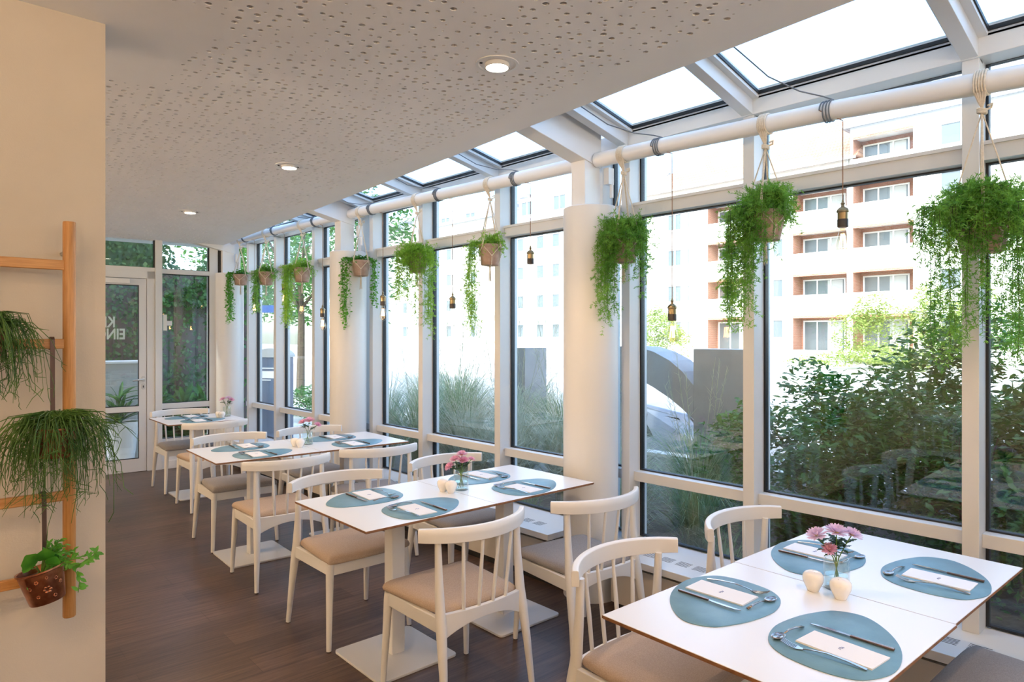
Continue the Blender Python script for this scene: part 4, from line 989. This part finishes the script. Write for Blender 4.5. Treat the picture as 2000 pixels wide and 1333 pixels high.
struct(MB().box(3.5, -12, -1.2, 7.6, 9.05, -.02).build('ground_bed', M['soilbed']))
struct(MB().box(-12, 9.05, -1.2, 7.6, 22, -.03).build('ground_court', M['pave']))
struct(MB().box(7.6, -40, -1.2, 27, 120, -.95).build('ground_road', M['road']))
g_ = MB(); g_.add([(27, -40, -.93), (44.2, -40, .30), (44.2, 120, .30), (27, 120, -.93)], [(0, 1, 2, 3)]); g_.box(26.8, -40, -1.2, 27, 120, -.80)
struct(g_.build('ground_far_pavement', M['pave']))
struct(MB().box(7.5, -12, -.95, 7.7, 60, .02).build('trim_kerb_wall', M['pave']))
struct(MB().box(3.50, -3, -.02, 3.62, 9.0, .24).build('trim_plinth_outside', M['boxg']))

# ---------------------------------------------------------------- houses across the street
BX = 43.6
def holes_wall(m_, x, ys, zs, holes, flip=False):
    ys = sorted(set(ys+[h[0] for h in holes]+[h[1] for h in holes])); zs = sorted(set(zs+[h[2] for h in holes]+[h[3] for h in holes]))
    for a, b in zip(ys, ys[1:]):
        for c, d in zip(zs, zs[1:]):
            ym, zm = (a+b)/2, (c+d)/2
            if any(h[0] < ym < h[1] and h[2] < zm < h[3] for h in holes): continue
            m_.add([(x, a, c), (x, b, c), (x, b, d), (x, a, d)], [(3, 2, 1, 0)])
wproto = {}
def win(parent, x, y0, y1, z0, z1, n, curtain=False):
    key = (round(y1-y0, 2), round(z1-z0, 2), n, curtain)
    if key in wproto:
        f0 = wproto[key]; f = f0.copy(); COL.objects.link(f); f.parent = parent; f.location = (x, y0, z0)
        for ch in f0.children: c = ch.copy(); COL.objects.link(c); c.parent = f
        return
    w_, h_ = y1-y0, z1-z0; m_ = MB(); e = .09
    m_.box(-.05, 0, 0, .06, w_, e); m_.box(-.05, 0, h_-e, .06, w_, h_)
    for k in range(n+1):
        a = k*(w_-e)/n; m_.box(-.05, a, e, .06, a+e, h_-e)
    f = m_.build('window', M['winw'], parent, loc=(x, y0, z0))
    MB().box(.01, e, e, .03, w_-e, h_-e).build('glazing', M['wing'], f)
    if curtain:
        MB().box(.0, e+.1, e+.02, .008, w_*.42, h_-e-.02).build('curtain', M['curt'], f)
    wproto[key] = f
FZ = [.45, 3.15, 5.85, 8.55, 11.25, 13.95]
def house(name, label, y0, y1, x, nfl, balc, wins, eave, ridge, roof, hip0=0, hip1=0, depth=11):
    H_ = thing(name, label, 'building', (x, y0, 0), group=None)
    L = y1-y0; holes = [];
    for (a, b) in balc:
        for k in range(nfl): holes.append((a-y0, b-y0, FZ[k]+(1.05 if k else .2), FZ[k]+2.42))
    wz = []
    for (a, b, n) in wins:
        for k in range(nfl): wz.append((a-y0, b-y0, FZ[k]+.95, FZ[k]+2.25, n))
    m_ = MB(); holes_wall(m_, 0, [0, L], [-.2, eave], [h for h in holes]+[w_[:4] for w_ in wz])
    m_.box(0, -.01, -.2, depth, 0, eave); m_.box(0, L, -.2, depth, L+.01, eave)
    for (a, b, c, d, n) in wz:
        m_.box(0, a-.01, c-.01, .14, a, d); m_.box(0, b, c-.01, .14, b+.01, d); m_.box(-.04, a-.06, c-.10, .14, b+.06, c-.02)
    m_.build('wall', M['stucco'], H_)
    if holes:
        q = MB(); qs = MB(); sl = MB()
        for (a, b, c, d) in holes:
            q.add([(1.3, a, c-.9), (1.3, b, c-.9), (1.3, b, d), (1.3, a, d)], [(3, 2, 1, 0)])
            qs.add([(0, a, c-.9), (1.3, a, c-.9), (1.3, a, d), (0, a, d)], [(0, 1, 2, 3)]); qs.add([(0, b, c-.9), (1.3, b, c-.9), (1.3, b, d), (0, b, d)], [(3, 2, 1, 0)])
            sl.box(0, a, d-.02, 1.3, b, d+.02); sl.box(.02, a, c-.93, 1.3, b, c-.9); sl.box(-.12, a-.02, c-.75, 0, b+.02, c+.02)
            q.box(-.012, a, d-.14, .0, b, d)
        q.build('brick_back', M['brick'], H_); qs.build('brick_side', M['brickx'], H_); sl.build('balcony', M['stucco'], H_)
        for (a, b, c, d) in holes: win(H_, 1.25, a+.55 if b-a > 2.9 else a+.3, b-.15, c-.35, d-.28, 3, True)
    for (a, b, c, d, n) in wz: win(H_, .10, a, b, c, d, n, n > 1)
    r = MB(); rx = depth/2; o = .45
    pr = (rx, hip0, ridge); pr2 = (rx, L-hip1, ridge)
    r.add([(-o, -o, eave-.12), (-o, L+o, eave-.12), (depth+o, L+o, eave-.12), (depth+o, -o, eave-.12), pr, pr2], [(1, 0, 4, 5), (3, 2, 5, 4), (0, 3, 4), (2, 1, 5), (0, 1, 2, 3)])
    r.build('roof', M[roof], H_)
    gt = MB(); gt.box(-o-.08, -o, eave-.2, -o+.06, L+o, eave-.06); gt.build('gutter', M['boxg'], H_)
    dp = MB(); dp.tube([(-.06, .15, eave-.1), (-.06, .15, 0)], .05, 8); dp.build('downpipe', M['shop'], H_)
    return H_
house('apartment_building', 'white and brick apartment block with an orange tiled roof and brick balconies, across the street', 16.25, 33.0, BX, 4, [(16.45, 19.85), (22.6, 26.1)], [(20.5, 21.3, 1), (27.6, 29.6, 3), (31.0, 32.3, 2)], 12.6, 16.6, 'tile', 0, 4.6)
house('apartment_building', 'taller white apartment block with brick balconies at the right, across the street', -14, 16.15, BX-.3, 5, [(12.7, 16.0), (2.0, 5.2), (-3.5, -.5)], [(9.3, 11.4, 2), (6.6, 7.4, 1), (-8.0, -6, 2)], 14.4, 17.8, 'tileg', 4, 0)
C_ = house('town_house', 'pale town house with many small windows, left of the orange roof', 33.2, 50, BX+.3, 4, [], [(34.2, 35.2, 1), (36.2, 37.2, 1), (38.6, 39.6, 1), (41.0, 42.0, 1), (43.0, 44.0, 1), (45.6, 46.6, 1), (48, 49, 1)], 12.2, 15.6, 'tileg', 0, 0)
D_ = house('town_house', 'pale town house with wide windows and a shop front, seen past the nearer round column', 50.1, 68, BX, 4, [], [(51.4, 53.2, 2), (55.4, 57.2, 2), (59.4, 61.2, 2), (63.6, 65.4, 2)], 13.4, 16.4, 'tileg', 0, 0)
house('town_house', 'farthest pale town house, seen through the panes right of the farther column', 68.1, 92, BX+.4, 5, [], [(69.2, 70.4, 1), (72.4, 73.6, 1), (75.6, 76.8, 1), (78.8, 80, 1), (83, 84.2, 1), (87, 88.2, 1)], 14.4, 17.2, 'tileg', 0, 4)
for H_, a, b in ((C_, 2, 14), (D_, 1.5, 15)):
    MB().box(-.5, a, 2.95, 0, b, 3.75).build('shop_fascia', M['shop'], H_)
    for k in range(3): dm = MB(); dm.box(.6, a+1+k*4.2, 12.6, 3, a+3.2+k*4.2, 14.6); dm.build('dormer', M['stucco'], H_); win(H_, .56, a+1.3+k*4.2, a+2.9+k*4.2, 12.9, 14.3, 2)

# ---------------------------------------------------------------- greenery builders
def leafcloud(n, cx, cy, cz, rx, ry, rz_, ls, seed, shape=1.0, clumps=26, mat_='hedge', flat=.35):
    q = random.Random(seed); m_ = MB(); cl = []
    for _ in range(clumps):
        while True:
            p = Vector((q.uniform(-1, 1), q.uniform(-1, 1), q.uniform(-1, 1)))
            if p.length <= 1 and p.length > .15: break
        cl.append((p, q.uniform(.22, .42)))
    for _ in range(n):
        c, r_ = q.choice(cl); d = Vector((q.gauss(0, 1), q.gauss(0, 1), q.gauss(0, 1))).normalized(); p = c+d*r_*q.uniform(.6, 1.05)
        P_ = Vector((cx+p.x*rx, cy+p.y*ry, cz+p.z*rz_))
        if P_.z < .02-1.0*(cx > 7.6)+.0: continue
        a = Vector((q.gauss(0, 1), q.gauss(0, 1), q.gauss(0, flat))).normalized(); nn = Vector((q.gauss(0, .5), q.gauss(0, .5), 1)).normalized(); s_ = a.cross(nn).normalized(); l_ = ls*q.uniform(.6, 1.3)
        m_.add([P_-a*l_, P_-a*l_*.2+s_*l_*.42, P_+a*l_*.5+s_*l_*.33, P_+a*l_*1.1-nn*l_*.3, P_+a*l_*.5-s_*l_*.33, P_-a*l_*.2-s_*l_*.42], [(0, 1, 4, 5), (1, 2, 3, 4)])
    return m_
def bush(label, cx, cy, rx, ry, z0, z1, n, ls, seed, mt='hedge', group=None, name='shrub', clumps=26, cat='shrub'):
    t = thing(name, label, cat, (cx, cy, z0), group=group)
    leafcloud(n, 0, 0, (z1-z0)*.52, rx, ry, (z1-z0)*.5, ls, seed, clumps=clumps).build('foliage', M[mt], t)
    q = random.Random(seed+1); s_ = MB()
    for k in range(7):
        a = q.uniform(0, 6.28); s_.tube([(0, 0, 0), (cos(a)*rx*.3, sin(a)*ry*.3, (z1-z0)*.35), (cos(a)*rx*.55, sin(a)*ry*.55, (z1-z0)*.6)], [.012, .008, .003], 5)
    s_.build('stems', M['bark'], t); return t
bush('glossy green bush just outside, low one left of its taller neighbour', 4.95, 2.10, .85, .6, -.02, 1.28, 10500, .030, 1, clumps=46)
bush('broad glossy green bush outside the large right window', 5.25, 1.25, .95, .7, -.02, 1.62, 14000, .031, 2, clumps=54)
bush('tallest bush outside, at the right edge', 5.0, .25, 1.0, .8, -.02, 1.98, 16000, .031, 3, clumps=60)
bush('dense low hedge behind the glossy bushes outside', 6.6, .9, .55, 2.1, -.02, 1.15, 12000, .05, 6, clumps=60)
bush('dense bush outside in front of the nearest panes', 4.5, -.9, .8, .8, -.02, 1.9, 8000, .032, 4, clumps=40)
def grass_clump(label, x, y, h, n, seed, mt='grass', spread=.75, plumes=5, group='ornamental grasses outside'):
    q = random.Random(seed); t = thing('ornamental_grass', label, 'ornamental grass', (x, y, -.02), group=group)
    m_ = MB()
    for _ in range(n):
        a = q.uniform(0, 6.28); r0 = q.uniform(0, .09); l_ = h*q.uniform(.5, 1.1); sp = spread*q.uniform(.2, 1.0); o = Vector((cos(a), sin(a), 0)); s_ = Vector((-sin(a), cos(a), 0))
        o = (o+s_*q.uniform(-.5, .5)); w_ = q.uniform(.0028, .0052); K = 6; vs = []
        for k in range(K+1):
            f = k/K; c = o*(r0+sp*h*(f**1.8))+Vector((0, 0, l_*(f*1.25-.62*f**3))); ww = w_*(1-f*.85); c.x = max(c.x, 3.57-x); vs += [c-s_*ww, c+s_*ww]
        m_.add(vs, [(k*2, k*2+1, k*2+3, k*2+2) for k in range(K)])
    m_.build('blades', M[mt], t)
    p_ = MB()
    for _ in range(plumes):
        a = q.uniform(0, 6.28); o = Vector((cos(a), sin(a), 0)); top = o*h*q.uniform(.1, .35)+Vector((0, 0, h*q.uniform(1.1, 1.45))); p_.tube([(0, 0, 0), o*h*.08+Vector((0, 0, h*.6)), top], [.003, .0025, .0015], 4)
        for k in range(16):
            f = .72+.28*k/15; b = Vector((0, 0, 0)).lerp(top, f); e = b+Vector((q.gauss(0, .022), q.gauss(0, .022), q.uniform(.02, .07))); b.x = max(b.x, 3.57-x); e.x = max(e.x, 3.57-x); p_.tube([b, e], [.0018, .0006], 3)
    p_.build('plumes', M['grass'], t); return t
GP = [(4.15, 2.55, .95), (4.0, 3.1, 1.0), (4.35, 3.45, 1.05), (4.8, 2.95, 1.15), (4.5, 3.8, 1.1), (4.2, 4.5, 1.15), (5.0, 4.6, 1.25), (4.35, 5.3, 1.2), (5.1, 5.45, 1.3), (4.3, 6.1, 1.25), (5.0, 6.5, 1.35), (4.4, 6.95, 1.3), (5.7, 7.2, 1.5), (6.2, 6.3, 1.5), (5.9, 8.2, 1.45)]
GP = [(x, y, h*(1.0 if y < 4 else 1.12)) for x, y, h in GP]+[(4.7, 5.9, 1.5), (4.55, 4.15, 1.3), (5.6, 4.9, 1.3)]
for k, (x, y, h) in enumerate(GP):
    grass_clump('tuft of pale ornamental grass in the bed outside the windows', x, y, h, 620 if y < 4 else 640, 100+k, 'grass' if k % 3 else 'grassg', plumes=4 if y < 4 else 8)
for k, (x, y, s_) in enumerate(((3.85, 2.2, .5), (3.95, 3.3, .4), (3.9, 4.0, .45), (3.85, 1.6, .5))):
    grass_clump('short green grass tuft close outside the lower panes', x, y, s_, 160, 200+k, 'grassg', .6, 0, 'short grass tufts by the plinth')

# ---------------------------------------------------------------- free-standing steel letters
def yz_solid(name, pts, x0, x1, parent):
    m_ = MB(); n = len(pts); m_.add([(x0, y, z) for y, z in pts]+[(x1, y, z) for y, z in pts], [tuple(range(n)), tuple(range(2*n-1, n-1, -1))]+[(i, n+i, n+(i+1) % n, (i+1) % n) for i in range(n)])
    return m_.build(name, M['steelout'], parent)
t = thing('steel_letter', 'big grey steel letter with an arch, standing in the bed outside', 'letter sculpture', (5.5, 0, 0))
yz_solid('upright', [(2.92, -.02), (3.44, -.02), (3.44, 1.455), (2.92, 1.455)], 0, .36, t)
outer = [(3.44+.62*1.25*sin(a), .86+.62*cos(a)) for a in [pi*.5*k/14 for k in range(15)]]
pts = [(3.44, 1.10)]+[(3.44+.16+.62*k/8, 1.10+.38*sin(pi/2*k/8)**.8) for k in range(1, 9)]+[(4.45, 1.46), (4.70, 1.38), (4.86, 1.22), (4.92, 1.0), (4.92, -.02), (4.40, -.02), (4.40, .70)]
inner = [(4.40, .70), (4.34, .92), (4.22, 1.10), (4.10, 1.15), (3.96, 1.09), (3.78, .99), (3.60, .88), (3.44, .78)]
# arch split in two solids so that both stay convex enough to fill
def strip(name, top, bot, x0, x1, parent):
    m_ = MB()
    n = len(top); vs = []
    for (a, b) in zip(top, bot): vs += [(x0, *a), (x0, *b), (x1, *b), (x1, *a)]
    m_.add(vs, [(i*4+j, i*4+(j+1) % 4, (i+1)*4+(j+1) % 4, (i+1)*4+j) for i in range(n-1) for j in range(4)]+[(3, 2, 1, 0), ((n-1)*4, (n-1)*4+1, (n-1)*4+2, (n-1)*4+3)])
    return m_.build(name, M['steelout'], parent)
topc = [(3.442, 1.12), (3.56, 1.24), (3.70, 1.34), (3.88, 1.42), (4.06, 1.465), (4.25, 1.475), (4.45, 1.45), (4.62, 1.38), (4.75, 1.26), (4.82, 1.1)]
botc = [(3.442, .80), (3.56, .89), (3.70, .98), (3.88, 1.07), (4.02, 1.13), (4.12, 1.14), (4.22, 1.08), (4.30, .96), (4.34, .84), (4.36, .70)]
strip('arch', topc, botc, 0, .36, t)
yz_solid('leg', [(4.36, -.02), (4.86, -.02), (4.84, .9), (4.82, 1.1), (4.36, .70)], 0, .36, t)
t = thing('steel_letter', 'narrow grey steel letter standing left of the nearer round column outside', 'letter sculpture', (5.5, 0, 0))
yz_solid('upright', [(5.69, -.02), (5.83, -.02), (5.83, 1.435), (5.69, 1.435)], 0, .36, t)
yz_solid('plinth', [(5.3, -.02), (6.3, -.02), (6.3, .05), (5.3, .05)], -.15, .5, t)

# ---------------------------------------------------------------- parked car
t = thing('car', 'grey parked car glimpsed through the arch of the steel letter', 'car', (9.4, 6.2, -.95))
b = MB(); prof_ = [(-2.1, .35), (-2.12, .62), (-1.95, .82), (-1.2, .92), (-.55, 1.36), (.2, 1.46), (1.1, 1.42), (1.75, 1.0), (2.1, .92), (2.15, .5), (2.1, .3), (-2.05, .25)]
n = len(prof_); vs = [(sx*(.86 if z < .95 else .66), y, z) for sx in (-1, 1) for y, z in prof_]
b.add(vs, [tuple(range(n-1, -1, -1)), tuple(range(n, 2*n))]+[(i, (i+1) % n, n+(i+1) % n, n+i) for i in range(n)]); b.build('body', M['carw'], t, bev=.06, seg=3)
g_ = MB()
for sx in (-1, 1): g_.add([(sx*.80, -1.0, .97), (sx*.70, -.5, 1.30), (sx*.68, .95, 1.34), (sx*.80, 1.45, 1.0)], [(0, 1, 2, 3)])
g_.build('side_glass', M['carg'], t)
MB().add([(-.72, -1.22, .94), (.72, -1.22, .94), (.60, -.58, 1.36), (-.60, -.58, 1.36)], [(0, 1, 2, 3)]).build('windscreen', M['carg'], t)
for sx in (-1, 1):
    for y in (-1.3, 1.35): MB().lathe([(0, -.1), (.31, -.1), (.32, -.06), (.32, .06), (.31, .1), (0, .1)], 28, (sx*.78, y, .32), cap=False, mtx=Matrix.Rotation(pi/2, 3, 'Y')).build('wheel', M['tyre'], t, smooth=True)

# ---------------------------------------------------------------- parking machine, street sign, far trees
t = thing('parking_machine', 'dark blue parking ticket machine with a white P outside', 'parking machine', (4.16, 9.52, -.03), rz=radians(-58))
MB().prism([(-.22, -.13), (.22, -.13), (.22, .13), (-.22, .13)], 0, 1.30).build('cabinet', M['meter'], t, bev=.01)
m_ = MB(); n = 13; m_.add([(.24*cos(pi*k/(n-1)), -.15, 1.30+.13*sin(pi*k/(n-1))) for k in range(n)]+[(.24*cos(pi*k/(n-1)), .15, 1.30+.13*sin(pi*k/(n-1))) for k in range(n)], [tuple(range(n-1, -1, -1)), tuple(range(n, 2*n))]+[(i, i+1, n+i+1, n+i) for i in range(n-1)]+[(n-1, 0, n, 2*n-1)])
m_.build('curved_cap', M['boxg'], t)
text('p_mark', 'P', .115, M['signw'], t, (-.185, -.138, 1.185), (pi/2, 0, 0), bold=.006)
m_ = MB(); m_.box(-.19, -.135, 1.135, .16, -.131, 1.15); m_.box(-.19, -.135, 1.0, .16, -.131, 1.10); m_.box(-.15, -.135, .965, .02, -.131, .98); m_.build('panel_labels', M['signw'], t)
t = thing('street_sign', 'blue street name sign seen past the hanging plants at the far windows', 'sign', (4.83, 11.9, -.03), rz=radians(-43))
MB().tube([(-.16, 0, 0), (-.16, 0, 2.6)], .025, 10).build('post', M['boxg'], t)
MB().box(-.14, -.012, 2.02, .40, .012, 2.15).build('blue_plate', M['signb'], t, bev=.003)
text('sign_lettering', 'PAULINEN-', .052, M['signw'], t, (-.125, -.015, 2.095), (pi/2, 0, 0))
text('sign_lettering', 'ALLEE', .052, M['signw'], t, (-.07, -.015, 2.04), (pi/2, 0, 0))
bush('low clipped hedge beyond the far windows', 6.3, 12.4, 1.1, .9, -.03, .62, 3500, .035, 9)
bush('round green bush in the court outside the far panes', 4.6, 13.8, .8, .8, -.03, .8, 2200, .035, 10)
def tree(label, x, y, z0, h, r_, n, ls, seed, mt='hedge', group=None):
    t = thing('tree', label, 'tree', (x, y, z0), group=group); q = random.Random(seed)
    tr = MB(); tr.tube([(0, 0, 0), (.05, 0, h*.35), (0, .05, h*.6)], [.16, .12, .08], 8)
    for k in range(6):
        a = q.uniform(0, 6.28); tr.tube([(0, 0, h*.4), (cos(a)*r_*.4, sin(a)*r_*.4, h*.62), (cos(a)*r_*.75, sin(a)*r_*.75, h*.8)], [.06, .035, .012], 5)
    tr.build('trunk', M['bark'], t)
    leafcloud(n, 0, 0, h*.68, r_, r_, h*.34, ls, seed+1, clumps=34).build('crown', M[mt], t)
    return t
tree('leafy tree beyond the far windows', 10.5, 22, -.95, 8.5, 3.4, 7000, .11, 41)
tree('leafy tree behind the first one, beyond the far windows', 15, 34, -.95, 10, 4.2, 6000, .14, 43)
tree('leafy tree by the house row, left of the town houses', 24, 55, -.95, 11, 4.5, 5000, .17, 45)
bush('yellow-green shrubs in front of the taller apartment block', 40.2, 13.2, 1.4, 2.9, .1, 3.5, 5200, .09, 51, 'hedgel')
bush('pale green tall shrub in front of the taller apartment block', 40.0, 10.0, 1.4, 2.0, .1, 4.3, 4200, .09, 52, 'hedgel')
bush('green shrub in front of the apartment block, left of its entrance', 39.5, 27.6, 1.4, 2.4, .1, 3.5, 6000, .09, 53, 'hedgel')
bush('low hedge along the far pavement', 37.5, 12.5, .6, 4.2, -.3, .9, 4000, .08, 54, 'hedgel')
bush('dark shrub right of the shrubs before the taller block', 38.5, 6.5, 1.6, 2.2, .1, 2.8, 4000, .09, 55, 'hedge')

# ---------------------------------------------------------------- court behind the glass door
t = thing('board_fence', 'dark vertical board fence overgrown with ivy behind the glass door', 'fence', (0, 10.9, -.03))
m_ = MB()
for k in range(62): m_.box(-4.2+k*.14, -.014*(k % 2), 0, -4.2+k*.14+.1405, .02, 2.55)
m_.build('boards', M['fencew'], t)
t = thing('ivy_hedge', 'tall ivy hanging over the board fence behind the glass door', 'ivy', (0, 10.8, 0))
q = random.Random(5); m_ = MB()
for _ in range(17000):
    x = q.uniform(-1.0, 4.3); hh = 3.9 if x < 2.95 else 2.75+.3*sin(x*7); z = q.uniform(.1, hh)
    dens = .95 if z > 2.0 else .45+.3*sin(x*2.3+z*1.7)
    if x < 2.95 and z > 2.4: dens = 1
    if q.random() > dens: continue
    y = -.10+q.uniform(-.16, .10)+(.1 if z > 2.6 else 0); a = Vector((q.gauss(0, 1), q.gauss(0, .6), q.gauss(-.3, 1))).normalized(); nn = Vector((q.gauss(0, .5), -1, q.gauss(.3, .5))).normalized(); s_ = a.cross(nn).normalized(); l_ = .032*q.uniform(.6, 1.4); P_ = Vector((x, y, z))
    m_.add([P_-a*l_, P_+s_*l_*.75, P_+a*l_*1.1, P_-s_*l_*.75], [(0, 1, 2, 3)])
m_.build('ivy_leaves', M['ivy'], t)
MB().box(-4.2, -.03, 2.5, 2.9, .35, 3.75).build('ivy_core', M['ivy'], t)
t = thing('utility_box', 'light grey utility cabinet outside the glass door', 'cabinet', (2.28, 9.95, -.03), rz=radians(-6))
MB().box(-.30, -.2, 0, .30, .2, 1.25).build('cabinet_body', M['boxg'], t, bev=.006); MB().box(-.32, -.22, 1.25, .32, .22, 1.28).build('lid', M['potw'], t, bev=.004)
def strappy(t, x, y, z, n, l_, seed, mt='ivy', w0=.02):
    q = random.Random(seed); m_ = MB()
    for k in range(n):
        a = q.uniform(0, 6.28); el = q.uniform(.25, 1.35); o = Vector((cos(a)*cos(el), sin(a)*cos(el), sin(el))); s_ = Vector((-sin(a), cos(a), 0)); L_ = l_*q.uniform(.6, 1.1); vs = []; K = 5
        zb = z+q.uniform(0, .25)*l_
        for i in range(K+1):
            f = i/K; c = Vector((x, y, zb))+o*L_*f-Vector((0, 0, L_*.35*f*f)); w_ = w0*sin(pi*min(.97, f*.85+.12)); vs += [c-s_*w_, c+Vector((0, 0, -w_*.4)), c+s_*w_]
        m_.add(vs, [(i*3+j, i*3+j+1, i*3+j+4, i*3+j+3) for i in range(K) for j in range(2)])
    return m_
t = thing('planter', 'white tapered planter outside the glass door with a strappy green plant', 'planter', (2.14, 9.42, -.03))
MB().lathe([(0, 0), (.15, 0), (.205, .50), (.215, .50), (.215, .545), (.19, .545), (.18, .48), (0, .48)], 36, cap=False).build('planter_pot', M['potw'], t, smooth=True)
MB().lathe([(0, .485), (.182, .482)], 24, cap=False).build('soil', M['soil'], t)
strappy(t, 0, 0, .49, 46, .55, 61, 'ivy', .024).build('strappy_leaves', M['ivy'], t)
strappy(t, 0, .03, .75, 14, .40, 62, 'hedge', .024).build('new_leaves', M['hedge'], t)
for k, (x, y, lab) in enumerate(((3.0, 9.75, 'broad-leaved green plant outside, right of the door'), (3.3, 9.9, 'broad-leaved green plant outside, nearest the corner column'), (2.75, 10.1, 'broad-leaved green plant outside, just right of the door frame'))):
    t = thing('border_plant', lab, 'plant', (x, y, -.03), group='broad-leaved plants at the fence')
    strappy(t, 0, 0, .1, 60, .75, 70+k, w0=.04).build('broad_leaves', M['ivy'], t); strappy(t, 0, 0, .55, 20, .5, 80+k, w0=.045).build('new_leaves', M['hedge'], t)
bush('tall dark bush at the end of the fence beyond the far column', 3.6, 11.6, .7, .7, -.03, 3.0, 5000, .04, 91, 'ivy')
